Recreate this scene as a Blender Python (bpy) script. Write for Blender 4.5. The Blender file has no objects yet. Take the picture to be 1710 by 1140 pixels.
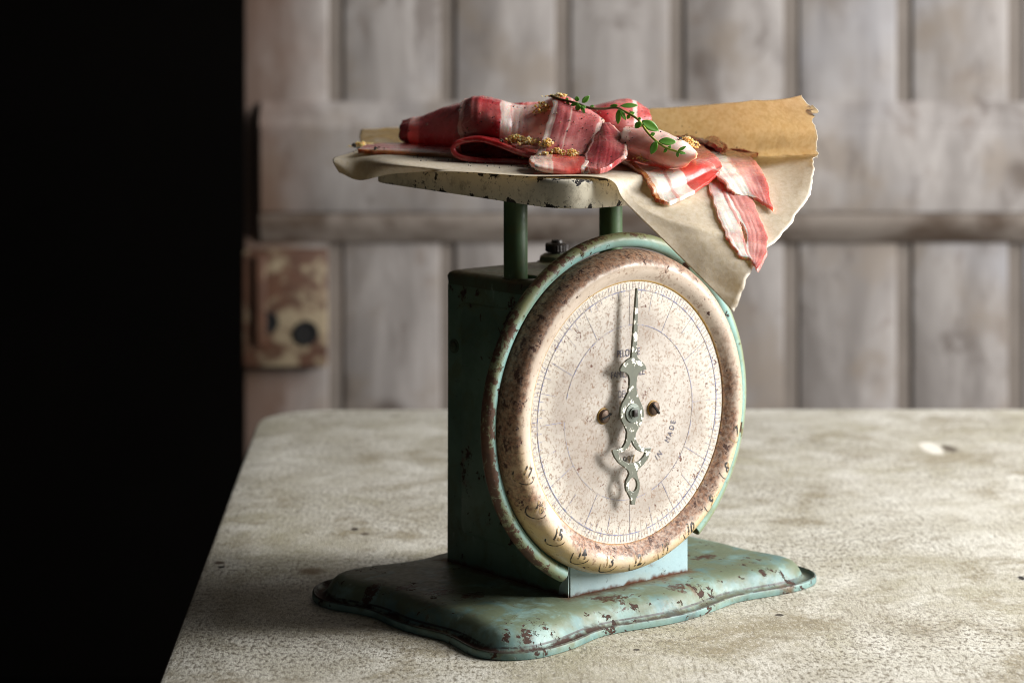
import bpy, bmesh, math, random
from mathutils import Vector, Matrix, noise as mnoise
from mathutils.bvhtree import BVHTree

R = math.radians
scene = bpy.context.scene
COL = scene.collection
random.seed(7)

# ------------------------------------------------------------------ camera
CAM = Vector((0, 0, .33))
FPX = 3800.0
cd = bpy.data.cameras.new('camera')
cam = bpy.data.objects.new('camera', cd)
COL.objects.link(cam)
cam.location = CAM
cam.rotation_euler = (R(90), 0, 0)
cd.sensor_width = 36
cd.lens = 36 * FPX / 1710
cd.shift_y = -570 / 1710
cd.clip_start = .05
cd.clip_end = 50
cd.dof.use_dof = True
cd.dof.focus_distance = 1.19
cd.dof.aperture_fstop = 8.2
scene.camera = cam

# ------------------------------------------------------------------ light
w = bpy.data.worlds.new('World')
scene.world = w
w.use_nodes = True
bg = w.node_tree.nodes['Background']
bg.inputs[0].default_value = (.95, .97, 1.0, 1)
bg.inputs[1].default_value = .016


def area(name, loc, target, sx, sy, power, colr=(1, 1, 1), spread=None):
    ld = bpy.data.lights.new(name, 'AREA')
    ld.shape = 'RECTANGLE'
    ld.size, ld.size_y = sx, sy
    ld.energy = power
    ld.color = colr
    if spread:
        ld.spread = R(spread)
    o = bpy.data.objects.new(name, ld)
    COL.objects.link(o)
    o.location = loc
    o.rotation_euler = (Vector(target) - Vector(loc)).to_track_quat('-Z', 'Y').to_euler()
    return o


area('window_light', (1.85, 1.14, .58), (0.06, 1.22, .14), .46, .66, 43, (1.0, .985, .96))
area('added_soft_light', (1.62, 1.33, 1.28), (0.05, 1.28, .05), 1.25, 1.0, 38, (.97, .98, 1.0))  # unseen soft lamp added to brighten the tabletop and paper

scene.view_settings.view_transform = 'Standard'
scene.view_settings.look = 'None'
scene.view_settings.exposure = .55
scene.view_settings.gamma = 1
scene.view_settings.use_curve_mapping = False
scene.cycles.max_bounces = 8
scene.cycles.use_denoising = True
scene.cycles.filter_width = .85
scene.cycles.sample_clamp_indirect = 4

# ------------------------------------------------------------------ helpers


def lin(h):
    h = h.lstrip('#')
    c = [int(h[i:i + 2], 16) / 255 for i in (0, 2, 4)]
    return tuple([(x / 12.92 if x <= .04045 else ((x + .055) / 1.055) ** 2.4) for x in c]) + (1.0,)


class NT:
    """a small writer for shader node trees"""

    def __init__(self, name, rough=.5, spec=.5):
        self.m = bpy.data.materials.new(name)
        self.m.use_nodes = True
        self.t = self.m.node_tree
        self.n = self.t.nodes
        self.b = self.n['Principled BSDF']
        self.b.inputs['Roughness'].default_value = rough
        self.b.inputs['Specular IOR Level'].default_value = spec
        tc = self.n.new('ShaderNodeTexCoord')
        self.obj = tc.outputs['Object']
        self.uv = tc.outputs['UV']
        self.gen = tc.outputs['Generated']

    def link(self, a, b):
        self.t.links.new(a, b)

    def _in(self, node, i, v):
        if v is None:
            return
        if hasattr(v, 'is_output'):
            self.link(v, node.inputs[i])
        else:
            node.inputs[i].default_value = v

    def mapping(self, vec, scale=(1, 1, 1), loc=(0, 0, 0), rot=(0, 0, 0)):
        k = self.n.new('ShaderNodeMapping')
        self.link(vec, k.inputs[0])
        k.inputs['Location'].default_value = loc
        k.inputs['Rotation'].default_value = rot
        k.inputs['Scale'].default_value = scale
        return k.outputs[0]

    def noise(self, scale, detail=3, rough=.55, dist=0, vec=None, out='Fac'):
        k = self.n.new('ShaderNodeTexNoise')
        self.link(vec or self.obj, k.inputs['Vector'])
        k.inputs['Scale'].default_value = scale
        k.inputs['Detail'].default_value = detail
        k.inputs['Roughness'].default_value = rough
        k.inputs['Distortion'].default_value = dist
        return k.outputs[out]

    def voro(self, scale, vec=None, feature='F1', out='Distance', rnd=1):
        k = self.n.new('ShaderNodeTexVoronoi')
        k.feature = feature
        self.link(vec or self.obj, k.inputs['Vector'])
        k.inputs['Scale'].default_value = scale
        k.inputs['Randomness'].default_value = rnd
        return k.outputs[out]

    def ramp(self, f, stops, mode='LINEAR'):
        k = self.n.new('ShaderNodeValToRGB')
        self._in(k, 0, f)
        r = k.color_ramp
        r.interpolation = mode
        while len(r.elements) < len(stops):
            r.elements.new(.5)
        for e, (p, c) in zip(r.elements, sorted(stops, key=lambda s: s[0])):
            e.position = p
            if not isinstance(c, (tuple, list)):
                c = (c, c, c, 1)
            e.color = c
        return k.outputs[0]

    def sstep(self, f, a, b, lo=0.0, hi=1.0):
        k = self.n.new('ShaderNodeMapRange')
        k.interpolation_type = 'SMOOTHSTEP'
        self._in(k, 0, f)
        for i, v in zip((1, 2, 3, 4), (a, b, lo, hi)):
            k.inputs[i].default_value = v
        return k.outputs[0]

    def mix(self, f, a, b, mode='MIX'):
        k = self.n.new('ShaderNodeMix')
        k.data_type = 'RGBA'
        k.blend_type = mode
        self._in(k, 0, f)
        self._in(k, 6, a)
        self._in(k, 7, b)
        return k.outputs[2]

    def math(self, op, a, b=None, c=None, clamp=False):
        k = self.n.new('ShaderNodeMath')
        k.operation = op
        k.use_clamp = clamp
        self._in(k, 0, a)
        self._in(k, 1, b)
        self._in(k, 2, c)
        return k.outputs[0]

    def xyz(self, v):
        k = self.n.new('ShaderNodeSeparateXYZ')
        self.link(v, k.inputs[0])
        return k.outputs

    def dot(self, v, d):
        k = self.n.new('ShaderNodeVectorMath')
        k.operation = 'DOT_PRODUCT'
        self.link(v, k.inputs[0])
        k.inputs[1].default_value = d
        return k.outputs['Value']

    def addvec(self, v, colr, amt):
        k = self.n.new('ShaderNodeVectorMath')
        k.operation = 'MULTIPLY_ADD'
        self.link(colr, k.inputs[0])
        k.inputs[1].default_value = (amt, amt, amt)
        self.link(v, k.inputs[2])
        return k.outputs[0]

    def normal(self):
        k = self.n.new('ShaderNodeTexCoord')
        return k.outputs['Normal']

    def color(self, c):
        self._in(self.b, 'Base Color', c)

    def rough(self, r):
        self._in(self.b, 'Roughness', r)

    def metal(self, r):
        self._in(self.b, 'Metallic', r)

    def bump(self, h, dist, strength=1.0):
        k = self.n.new('ShaderNodeBump')
        k.inputs['Strength'].default_value = strength
        k.inputs['Distance'].default_value = dist
        self.link(h, k.inputs['Height'])
        self.link(k.outputs[0], self.b.inputs['Normal'])

    def sss(self, wgt, radius, scale=1.0):
        self.b.inputs['Subsurface Weight'].default_value = wgt
        self.b.inputs['Subsurface Radius'].default_value = radius
        self.b.inputs['Subsurface Scale'].default_value = scale


def obj(name, me, mat, parent=None, smooth=35):
    """link a bmesh or mesh as one object"""
    if isinstance(me, bmesh.types.BMesh):
        bm = me
        me = bpy.data.meshes.new(name)
        bm.normal_update()
        bm.to_mesh(bm and me)
        bm.free()
    o = bpy.data.objects.new(name, me)
    COL.objects.link(o)
    if mat:
        me.materials.clear()
        me.materials.append(mat)
    if smooth is not None:
        me.polygons.foreach_set('use_smooth', [True] * len(me.polygons))
        me.set_sharp_from_angle(angle=R(smooth))
    if parent:
        o.parent = parent
    return o


def thing(name, label, cat, loc=(0, 0, 0), rz=0, group=None):
    o = bpy.data.objects.new(name, None)
    COL.objects.link(o)
    o.location = loc
    o.rotation_euler = (0, 0, rz)
    o.empty_display_size = .02
    return tag(o, label, cat, group)


def tag(o, label=None, cat=None, group=None, kind=None):
    for k, v in (('label', label), ('category', cat), ('group', group), ('kind', kind)):
        if v:
            o[k] = v
    return o


def add_box(bm, c, s, bev=0, seg=2):
    r = bmesh.ops.create_cube(bm, size=1)
    vs = r['verts']
    bmesh.ops.scale(bm, vec=s, verts=vs)
    bmesh.ops.translate(bm, vec=c, verts=vs)
    if bev:
        es = list({e for v in vs for e in v.link_edges})
        bmesh.ops.bevel(bm, geom=es, offset=bev, segments=seg, affect='EDGES', profile=.5)


def lathe(bm, prof, mtx=None, n=96, close=False):
    """prof: list of (radius, height) round local Z"""
    rings = []
    for r, h in prof:
        ring = []
        for k in range(n):
            a = 2 * math.pi * k / n
            p = Vector((r * math.cos(a), r * math.sin(a), h))
            if mtx:
                p = mtx @ p
            ring.append(bm.verts.new(p))
        rings.append(ring)
    for i in range(len(rings) - 1):
        for k in range(n):
            bm.faces.new((rings[i][k], rings[i][(k + 1) % n], rings[i + 1][(k + 1) % n], rings[i + 1][k]))
    return rings


def catmull(pts, n, closed=False):
    """resample a list of vectors / tuples to n points through Catmull-Rom"""
    pts = [Vector(p) for p in pts]
    m = len(pts)
    out = []
    segs = m if closed else m - 1
    cnt = n if closed else n - 1
    for k in range(n):
        t = k * segs / cnt
        i = min(int(t), segs - 1)
        f = t - i
        if closed:
            p0, p1, p2, p3 = pts[(i - 1) % m], pts[i % m], pts[(i + 1) % m], pts[(i + 2) % m]
        else:
            p1, p2 = pts[i], pts[i + 1]
            p0 = pts[i - 1] if i > 0 else p1 + (p1 - p2)
            p3 = pts[i + 2] if i + 2 < m else p2 + (p2 - p1)
        out.append(.5 * ((2 * p1) + (p2 - p0) * f + (2 * p0 - 5 * p1 + 4 * p2 - p3) * f * f
                         + (3 * p1 - p0 - 3 * p2 + p3) * f ** 3))
    return out


def grid_surface(rows, nu, nv):
    """control rows -> smooth grid (nv rows of nu points)"""
    r1 = [catmull(r, nu) for r in rows]
    cols = [catmull([r[i] for r in r1], nv) for i in range(nu)]
    return [[cols[i][j] for i in range(nu)] for j in range(nv)]


def grid_mesh(name, g, skip=None):
    nv, nu = len(g), len(g[0])
    me = bpy.data.meshes.new(name)
    vs = [tuple(p) for row in g for p in row]
    fs, uvs = [], []
    for j in range(nv - 1):
        for i in range(nu - 1):
            if skip and skip((i + .5) / (nu - 1), (j + .5) / (nv - 1)):
                continue
            fs.append((j * nu + i, j * nu + i + 1, (j + 1) * nu + i + 1, (j + 1) * nu + i))
            for (a, b) in ((i, j), (i + 1, j), (i + 1, j + 1), (i, j + 1)):
                uvs += [a / (nu - 1), b / (nv - 1)]
    me.from_pydata(vs, [], fs)
    uv = me.uv_layers.new(name='UVMap')
    uv.data.foreach_set('uv', uvs)
    me.update()
    return me


def tube(bm, pts, rads, n=10, cap=True):
    pts = [Vector(p) for p in pts]
    rings = []
    up = Vector((0, 0, 1))
    for i, p in enumerate(pts):
        d = (pts[min(i + 1, len(pts) - 1)] - pts[max(i - 1, 0)]).normalized()
        s = d.cross(up)
        if s.length < 1e-3:
            s = d.cross(Vector((0, 1, 0)))
        s.normalize()
        t = s.cross(d).normalized()
        r = rads[i] if isinstance(rads, (list, tuple)) else rads
        rings.append([bm.verts.new(p + (s * math.cos(2 * math.pi * k / n) + t * math.sin(2 * math.pi * k / n)) * r)
                      for k in range(n)])
    for a, b in zip(rings, rings[1:]):
        for k in range(n):
            bm.faces.new((a[k], a[(k + 1) % n], b[(k + 1) % n], b[k]))
    if cap:
        bm.faces.new(rings[0][::-1])
        bm.faces.new(rings[-1])
    return rings


def rrect(x0, x1, y0, y1, r, n=8):
    out = []
    for cx, cy, a0 in ((x1 - r, y1 - r, 0), (x0 + r, y1 - r, 90), (x0 + r, y0 + r, 180), (x1 - r, y0 + r, 270)):
        for k in range(n + 1):
            a = R(a0 + 90 * k / n)
            out.append((cx + r * math.cos(a), cy + r * math.sin(a)))
    return out


def loft(bm, loops, cap0=False, cap1=False):
    rings = [[bm.verts.new(p) for p in L] for L in loops]
    n = len(rings[0])
    for a, b in zip(rings, rings[1:]):
        for k in range(n):
            bm.faces.new((a[k], a[(k + 1) % n], b[(k + 1) % n], b[k]))
    if cap0:
        bm.faces.new(rings[0][::-1])
    if cap1:
        bm.faces.new(rings[-1])
    return rings


def at(px, py, Y):
    """point on the line of sight through a pixel of the 1710 px photograph, Y metres deep"""
    return CAM + Vector(((px - 855) / FPX, 1, -py / FPX)) * Y


def text_mesh(s, size, bold=0.0, align='CENTER'):
    c = bpy.data.curves.new('lettering', 'FONT')
    c.body = s
    c.size = size
    c.align_x = align
    c.align_y = 'CENTER'
    c.offset = bold
    c.resolution_u = 4
    o = bpy.data.objects.new('lettering', c)
    COL.objects.link(o)
    dg = bpy.context.evaluated_depsgraph_get()
    dg.update()
    me = bpy.data.meshes.new_from_object(o.evaluated_get(dg))
    bpy.data.objects.remove(o)
    bpy.data.curves.remove(c)
    return me


# ------------------------------------------------------------------ materials
def painted_metal(name, pale, deep, olive, rust_amt=.5, chip=.5, tealtop=False):
    k = NT(name, .45, .4)
    big = k.noise(22, 4, .6)
    mid = k.noise(70, 5, .6, .3)
    base = k.mix(k.sstep(big, .38, .64), pale, deep)
    nz = k.xyz(k.normal())[2]
    ol = k.math('MULTIPLY', k.sstep(k.math('ADD', mid, k.math('MULTIPLY', nz, .17)), .46, .72), .85)
    base = k.mix(ol, base, olive)
    # rubbed light streaks
    st = k.noise(160, 4, .7, 0, k.mapping(k.obj, (1, 1, .35)))
    base = k.mix(k.sstep(st, .62, .8, 0, .35), base, lin('c9d6c8'))
    # chips
    c1 = k.noise(140, 6, .68, .4)
    c2 = k.noise(30, 3, .5, 0, k.mapping(k.obj, (1, 1, 1), (3, 1, 2)))
    chipm = k.sstep(k.math('ADD', c1, k.math('MULTIPLY', k.math('SUBTRACT', c2, .5), .55)), .695 - .06 * chip, .715 - .06 * chip)
    c3 = k.noise(75, 8, .72, .25, k.mapping(k.obj, loc=(4, 2, 7)))
    chipm = k.math('MAXIMUM', chipm, k.sstep(k.math('ADD', c3, k.math('MULTIPLY', k.math('SUBTRACT', c2, .5), .3)), .70 - .05 * chip, .712 - .05 * chip))
    rustc = k.mix(k.noise(500, 3), lin('20140e'), lin('4c2f20'))
    # wide rust blooms
    # thin dark scratches and long scuffs
    for rz_, lc in ((25, 3), (-50, 9), (80, 5)):
        sc_ = k.noise(55, 4, .7, .25, k.mapping(k.obj, (6, .5, 3), (lc, lc, 1), (0, 0, R(rz_))))
        base = k.mix(k.sstep(sc_, .685, .70, 0, .75 * min(1, chip)), base, lin('3a2a1e'))
    bl = k.sstep(k.math('ADD', k.noise(45, 6, .7, .5), k.math('MULTIPLY', k.math('SUBTRACT', c2, .5), .7)), .67 - .05 * rust_amt, .8 - .05 * rust_amt)
    base = k.mix(k.math('MULTIPLY', bl, .8), base, lin('5f4630'))
    colr = k.mix(chipm, base, rustc)
    k.color(colr)
    k.rough(k.mix(chipm, k.ramp(k.noise(300, 3), [(.3, .40), (.7, .58)]), (.85, .85, .85, 1)))
    k.bump(k.math('SUBTRACT', k.math('MULTIPLY', k.noise(220, 4), .35), chipm), .0004, .8)
    return k


kb = painted_metal('base_paint', lin('7d9890'), lin('527170'), lin('61664a'), .9, .95)
M_base = kb.m
kh = painted_metal('housing_shaded_paint', lin('66806c'), lin('4f6856'), lin('596040'), .35, .7)  # darker green: shade on the side put into the paint
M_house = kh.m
kf = painted_metal('front_plate_lit_paint', lin('a7bbbe'), lin('97b0b4'), lin('9aa8a2'), .2, .5)  # paler than the housing: light on the front put into the paint
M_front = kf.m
kl = painted_metal('lid_paint', lin('4c5842'), lin('3f4a38'), lin('4b412c'), .7, .5)
M_lid = kl.m
kr = painted_metal('ring_paint', lin('8fb8b4'), lin('7d9c8e'), lin('76794f'), .7, 1.1)
rx_, _, rz_ = kr.xyz(kr.obj)
rr_n = kr.math('SQRT', kr.math('ADD', kr.math('POWER', kr.math('ADD', rx_, .0105), 2.0), kr.math('POWER', kr.math('SUBTRACT', rz_, .1095), 2.0)))
wear = kr.math('ADD', kr.math('MULTIPLY', kr.math('SUBTRACT', rr_n, .0914), 110.0), kr.math('MULTIPLY', kr.math('SUBTRACT', kr.noise(130, 7, .8, .3), .5), 4.2))
wear = kr.math('SUBTRACT', wear, kr.math('MULTIPLY', rx_, 4.0))
wm = kr.sstep(wear, .45, .7)
oldc = kr.b.inputs['Base Color'].links[0].from_socket
ol_ = kr.sstep(kr.math('SUBTRACT', rr_n, .0914), -.001, .002, 0, .8)
cc_ = kr.mix(ol_, oldc, lin('7d7d55'))
kr.color(kr.mix(wm, cc_, kr.mix(kr.noise(350, 4), lin('33211a'), lin('6b4a36'))))
M_ring = kr.m
kp = painted_metal('post_paint', lin('48603f'), lin('384e34'), lin('48512c'), .2, .2)
M_post = kp.m


def seam_rust(k, z0, z1, z2):
    """rust line where a sheet meets the base: extra rust between heights"""
    z = k.xyz(k.obj)[2]
    m = k.sstep(k.math('ADD', z, k.math('MULTIPLY', k.math('SUBTRACT', k.noise(160, 4), .5), z2)), z0, z1, 1, 0)
    old = k.b.inputs['Base Color'].links[0].from_socket
    k.color(k.mix(m, old, k.mix(k.noise(300, 3), lin('3a2117'), lin('6b4128'))))


seam_rust(kh, .0135, .0165, .006)
seam_rust(kf, .0135, .0160, .006)

k = NT('tray_enamel', .3)
_, ty_, tz_ = k.xyz(k.obj)
z = k.math('SUBTRACT', tz_, k.math('ADD', k.math('MULTIPLY', ty_, .027), .2310))
spk = k.sstep(k.math('ADD', k.noise(110, 5, .7), k.math('MULTIPLY', k.math('SUBTRACT', k.noise(26, 2), .5), .5)), .67, .685)
rim = k.sstep(k.math('ADD', k.math('ABSOLUTE', z), k.math('MULTIPLY', k.math('SUBTRACT', k.noise(130, 5, .65), .5), .034)), .0080, .0088)
cream = k.mix(k.noise(40, 4), lin('ebe4d2'), lin('c6bba1'))
cream = k.mix(k.sstep(k.noise(90, 6, .75), .5, .68, 0, .6), cream, lin('7d6d52'))
cream = k.mix(k.sstep(k.noise(300, 5, .75), .56, .66, 0, .5), cream, lin('5b4c3c'))
cm = k.math('MAXIMUM', spk, rim)
k.color(k.mix(cm, cream, lin('241d1b')))
k.rough(k.mix(cm, (.32, .32, .32, 1), (.7, .7, .7, 1)))
k.bump(k.math('MULTIPLY', cm, -1.0), .0003, .7)
M_tray = k.m

# bezel: cream enamel, rust and old dirt on upward faces, painted shade on leftward
k = NT('bezel_enamel', .34)
ox, oy, oz = k.xyz(k.obj)
nrm = k.normal()
up = k.dot(nrm, (-.6, 0, .85))
rr = k.math('SQRT', k.math('ADD', k.math('POWER', k.math('ADD', ox, .0105), 2.0), k.math('POWER', k.math('SUBTRACT', oz, .1095), 2.0)))
low = k.sstep(oz, .05, .16, 1, 0)
cream = k.mix(low, lin('b8a692'), lin('c4aa7a'))
cream = k.mix(k.sstep(rr, .074, .083, 1, 0), cream, lin('c8b9aa'))
cream = k.mix(k.sstep(k.noise(60, 5, .65), .45, .7, 0, .8), cream, lin('b8a795'))
yell = k.sstep(rr, .0699, .0711, 1, 0)
cream = k.mix(yell, cream, lin('b58d35'))
d = k.math('ADD', up, k.math('MULTIPLY', k.math('SUBTRACT', k.noise(48, 6, .7), .5), 1.7))
dirt_shade = k.sstep(d, -.08, .38)
fine = k.noise(520, 5, .75)
dirt_shade_c = k.mix(k.sstep(fine, .3, .7), lin('3c2419'), lin('a3795c'))
colr = k.mix(k.math('MULTIPLY', dirt_shade, k.ramp(k.noise(360, 5, .75), [(.30, .35), (.56, 1.0)])), cream, dirt_shade_c)
freck = k.sstep(k.math('ADD', k.noise(430, 4, .75), k.math('MULTIPLY', k.math('SUBTRACT', k.noise(40, 3), .5), .35)), .57, .67, 0, .65)
colr = k.mix(freck, colr, lin('7c5740'))
pit = k.sstep(k.math('ADD', k.noise(150, 6, .72), k.math('MULTIPLY', dirt_shade, .06)), .635, .67)
colr = k.mix(pit, colr, lin('46271a'))
k.color(colr)
k.rough(k.mix(k.math('MAXIMUM', dirt_shade, pit), (.3, .3, .3, 1), (.66, .66, .66, 1)))
k.bump(k.math('SUBTRACT', k.math('MULTIPLY', k.noise(500, 4), .5), pit), .0003, .8)
M_bezel = k.m

k = NT('dial_enamel', .42)
ox, oy, oz = k.xyz(k.obj)
rr = k.math('SQRT', k.math('ADD', k.math('POWER', k.math('ADD', ox, .0105), 2.0), k.math('POWER', k.math('SUBTRACT', oz, .1095), 2.0)))
base = k.mix(k.sstep(k.noise(28, 4, .6), .35, .68), lin('b4aca2'), lin('968b80'))
base = k.mix(k.sstep(k.math('ADD', rr, k.math('MULTIPLY', k.math('SUBTRACT', k.noise(40, 5, .7), .5), .02)), .050, .070, 0, .75), base, lin('d3cbbd'))
base = k.mix(k.sstep(k.noise(620, 4, .75), .50, .66, 0, .85), base, lin('7f6b59'))
base = k.mix(k.sstep(k.noise(250, 5, .75), .55, .65, 0, .85), base, lin('795c43'))
spots = k.sstep(k.math('ADD', k.noise(210, 5, .7), k.math('MULTIPLY', k.math('SUBTRACT', k.noise(35, 2), .5), .35)), .655, .685)
base = k.mix(spots, base, lin('5a3322'))
scr = k.sstep(k.noise(60, 5, .75, .8, k.mapping(k.obj, (3.2, 1, .7), (0, 0, 0), (0, R(35), 0))), .70, .73, 0, .5)
base = k.mix(scr, base, lin('8a6c55'))
k.color(base)
k.bump(k.math('SUBTRACT', k.math('MULTIPLY', k.noise(600, 3), .3), spots), .0002, .6)
M_dial = k.m

k = NT('dial_ink', .6)
k.color(k.mix(k.sstep(k.noise(260, 4, .7), .40, .62), lin('6f7498'), lin('a79c90')))
M_ink = k.m
k = NT('dial_print', .6)
k.color(k.mix(k.sstep(k.noise(380, 4, .7), .5, .7), lin('4c4a5c'), lin('9c8d80')))
M_print = k.m
k = NT('bezel_print', .5)
k.color(k.mix(k.sstep(k.noise(300, 4, .7), .47, .58), lin('1f1a15'), lin('9a8056')))
M_bprint = k.m

k = NT('pointer_paint', .4)
ch = k.sstep(k.math('ADD', k.noise(200, 4, .6), k.math('MULTIPLY', k.noise(900, 3), .12)), .62, .65)
colr = k.mix(k.noise(300, 3), lin('686a5a'), lin('4e5147'))
colr = k.mix(ch, colr, lin('d6d3c6'))
colr = k.mix(k.sstep(k.noise(260, 5, .7, 0, k.mapping(k.obj, loc=(5, 2, 1))), .66, .68), colr, lin('59422f'))
k.color(colr)
k.bump(ch, .0001, .6)
M_pointer = k.m


def plain(name, c1, c2, sc, rough, metal=0, bump=0):
    k = NT(name, rough)
    k.color(k.mix(k.noise(sc, 4, .6), lin(c1), lin(c2)))
    k.metal(metal)
    if bump:
        k.bump(k.noise(sc * 2, 4), bump)
    return k.m


M_screw = plain('old_brass', '33271f', '5a4636', 400, .5, .6, .0001)
M_hub = plain('dark_steel', '595f58', '767c74', 400, .38, .6, .0001)
M_black = plain('black_iron', '14110f', '2b221d', 300, .45, .3, .0002)
M_hole = plain('dark_recess', '080706', '100d0b', 100, .9)
M_yellow = plain('yellow_primer', 'a07c2c', '7d5c26', 300, .6)

# table: weathered pale stone-like top
k = NT('weathered_tabletop', .48)
g = k.mapping(k.obj, (1, 1, 1))
big = k.noise(7, 8, .72, .6)
mid = k.noise(22, 6, .65, .3)
col1 = k.mix(k.sstep(mid, .3, .7), lin('d3cfc3'), lin('b2ac9b'))
col1 = k.mix(k.sstep(big, .48, .64, 0, .65), col1, lin('968e70'))
col1 = k.mix(k.sstep(k.noise(13, 7, .72, .4, k.mapping(k.obj, loc=(2, 5, 0))), .50, .66, 0, .85), col1, lin('8d8268'))
col1 = k.mix(k.sstep(k.noise(40, 6, .75, .2, k.mapping(k.obj, loc=(7, 1, 0))), .54, .68, 0, .7), col1, lin('857b66'))
weave = k.noise(450, 5, .75, .2, k.mapping(k.obj, (1.0, .5, 1)))
wpatch = k.sstep(k.noise(9, 3, .5, 0, k.mapping(k.obj, loc=(1, 8, 0))), .35, .6, .35, 1)
col1 = k.mix(k.math('MULTIPLY', k.sstep(weave, .48, .60, 0, .95), wpatch), col1, lin('6c6454'))
stri = k.noise(300, 5, .75, .15, k.mapping(k.obj, (1.6, .16, 1), (3, 0, 0), (0, 0, R(8))))
col1 = k.mix(k.math('MULTIPLY', k.sstep(stri, .50, .64, 0, .7), k.sstep(k.noise(14, 4, .6, 0, k.mapping(k.obj, loc=(5, 5, 0))), .4, .6, .25, 1)), col1, lin('776e5c'))
col1 = k.mix(k.sstep(k.noise(520, 4, .7, 0, k.mapping(k.obj, (.9, .45, 1), (4, 4, 0))), .52, .66, 0, .4), col1, lin('e6e1d6'))
speck = k.sstep(k.noise(120, 4, .7, 0, k.mapping(k.obj, (.6, 1.2, 1))), .735, .75)
col1 = k.mix(speck, col1, lin('4a4036'))
scr = k.sstep(k.noise(70, 4, .75, .3, k.mapping(k.obj, (5, .35, 1), (1, 7, 0), (0, 0, R(28)))), .68, .70, 0, .4)
col1 = k.mix(scr, col1, lin('6b6152'))
ox, oy, oz = k.xyz(k.obj)
wob_ = k.math('MULTIPLY', k.math('SUBTRACT', k.noise(130, 5, .7), .5), 1.6)


def table_mark(c_, px, py, wpx, hpx, colr, soft=.25):
    Y_ = .33 * 3800 / py
    qx, rx_ = (px - 855) / 3800 * Y_, wpx / 2 / 3800 * Y_
    qy, ry_ = Y_, .33 * 3800 / (py * py) * hpx / 2
    a_ = k.math('MULTIPLY', k.math('SUBTRACT', ox, qx), 1 / rx_)
    b_ = k.math('MULTIPLY', k.math('SUBTRACT', oy, qy), 1 / ry_)
    d_ = k.math('SQRT', k.math('ADD', k.math('MULTIPLY', a_, a_), k.math('MULTIPLY', b_, b_)))
    return k.mix(k.sstep(k.math('ADD', d_, wob_), 1 - soft, 1 + soft, 1, 0), c_, colr)


for px_, py_, wp_, hp_, cl_, so_ in ((1556, 748, 34, 20, 'e2dccf', .35), (1586, 749, 24, 11, '5c5244', .4), (592, 883, 12, 5, '3f372e', .3), (609, 891, 15, 4, '5b5043', .4),
                                     (370, 946, 12, 4, '1c1815', .3), (366, 939, 20, 5, '5a4c3e', .4), (520, 953, 40, 11, '6b5a40', .5), (1302, 1026, 13, 4, '4a4238', .3),
                                     (1706, 965, 12, 7, '1d1915', .3), (1063, 1084, 12, 4, '40382f', .3)):
    col1 = table_mark(col1, px_, py_, wp_, hp_, lin(cl_), so_)
k.color(col1)
k.rough(k.ramp(k.noise(40, 4), [(.3, .42), (.7, .6)]))
k.bump(k.math('ADD', k.math('MULTIPLY', weave, -1.0), k.math('MULTIPLY', k.noise(900, 3), -.5)), .0007, .6)
M_table = k.m
M_tedge = plain('table_edge', '3a3028', '57483b', 60, .6, 0, .0005)

# door: old white-washed planks
k = NT('whitewashed_wood', .6)
gr = k.noise(7, 5, .65, .5, k.mapping(k.obj, (3.0, 3, .7)))
pt = k.noise(9, 4, .6, 0, k.mapping(k.obj, loc=(3, 0, 1)))
c = k.mix(k.sstep(gr, .3, .7), lin('a39c97'), lin('7b746f'))
c = k.mix(k.sstep(pt, .48, .66, 0, .8), c, lin('84786c'))
c = k.mix(k.sstep(k.noise(16, 5, .7, .4, k.mapping(k.obj, (1, 1, .45), (6, 0, 2))), .54, .68, 0, .75), c, lin('625851'))
sp1 = k.voro(11, k.mapping(k.obj, (1, .2, 1)))
c = k.mix(k.math('MULTIPLY', k.sstep(sp1, .10, .30, .8, 0), k.sstep(k.noise(5, 2), .48, .6)), c, lin('4a3d34'))
c = k.mix(k.sstep(k.noise(26, 4, .6, .3, k.mapping(k.obj, (1, 1, .6))), .58, .72, 0, .55), c, lin('6c5d52'))
c = k.mix(k.sstep(k.noise(4, 3, .5, 0, k.mapping(k.obj, loc=(9, 0, 3))), .55, .7, 0, .45), c, lin('9c9da4'))
# bare worn wood by the leading edge
ox, oy, oz = k.xyz(k.obj)
edge = k.sstep(k.math('ADD', ox, k.math('MULTIPLY', k.math('SUBTRACT', k.noise(12, 4), .5), .12)), -.30, -.19, 1, 0)
c = k.mix(k.math('MULTIPLY', edge, .75), c, lin('6b4e3c'))
k.color(c)
k.bump(gr, .001, .5)
M_door = k.m
k = NT('door_groove_paint', .7)
k.color(k.mix(k.noise(14, 4), lin('857b72'), lin('5f564e')))
M_groove = k.m
k = NT('shaded_moulding', .65)  # lower moulding browner, the shadow under the rail put into its colour
c = k.mix(k.sstep(k.noise(11, 5, .65, .5, k.mapping(k.obj, (.6, 1, 1))), .38, .62), lin('93887e'), lin('5d4e42'))
k.color(c)
M_mould = k.m
k = NT('rusty_lock', .6)
pt = k.sstep(k.noise(24, 3, .6, .3, k.mapping(k.obj, loc=(.3, 0, .8))), .51, .66)
c = k.mix(k.noise(40, 4), lin('2a1810'), lin('6a4834'))
k.color(k.mix(k.math('MULTIPLY', pt, .8), c, lin('94866c')))
M_lock = k.m
M_dark = plain('dark_plaster', '4a433c', '332e2a', 3, .9)
M_floor = plain('dark_boards', '171412', '211d19', 4, .7)

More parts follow.
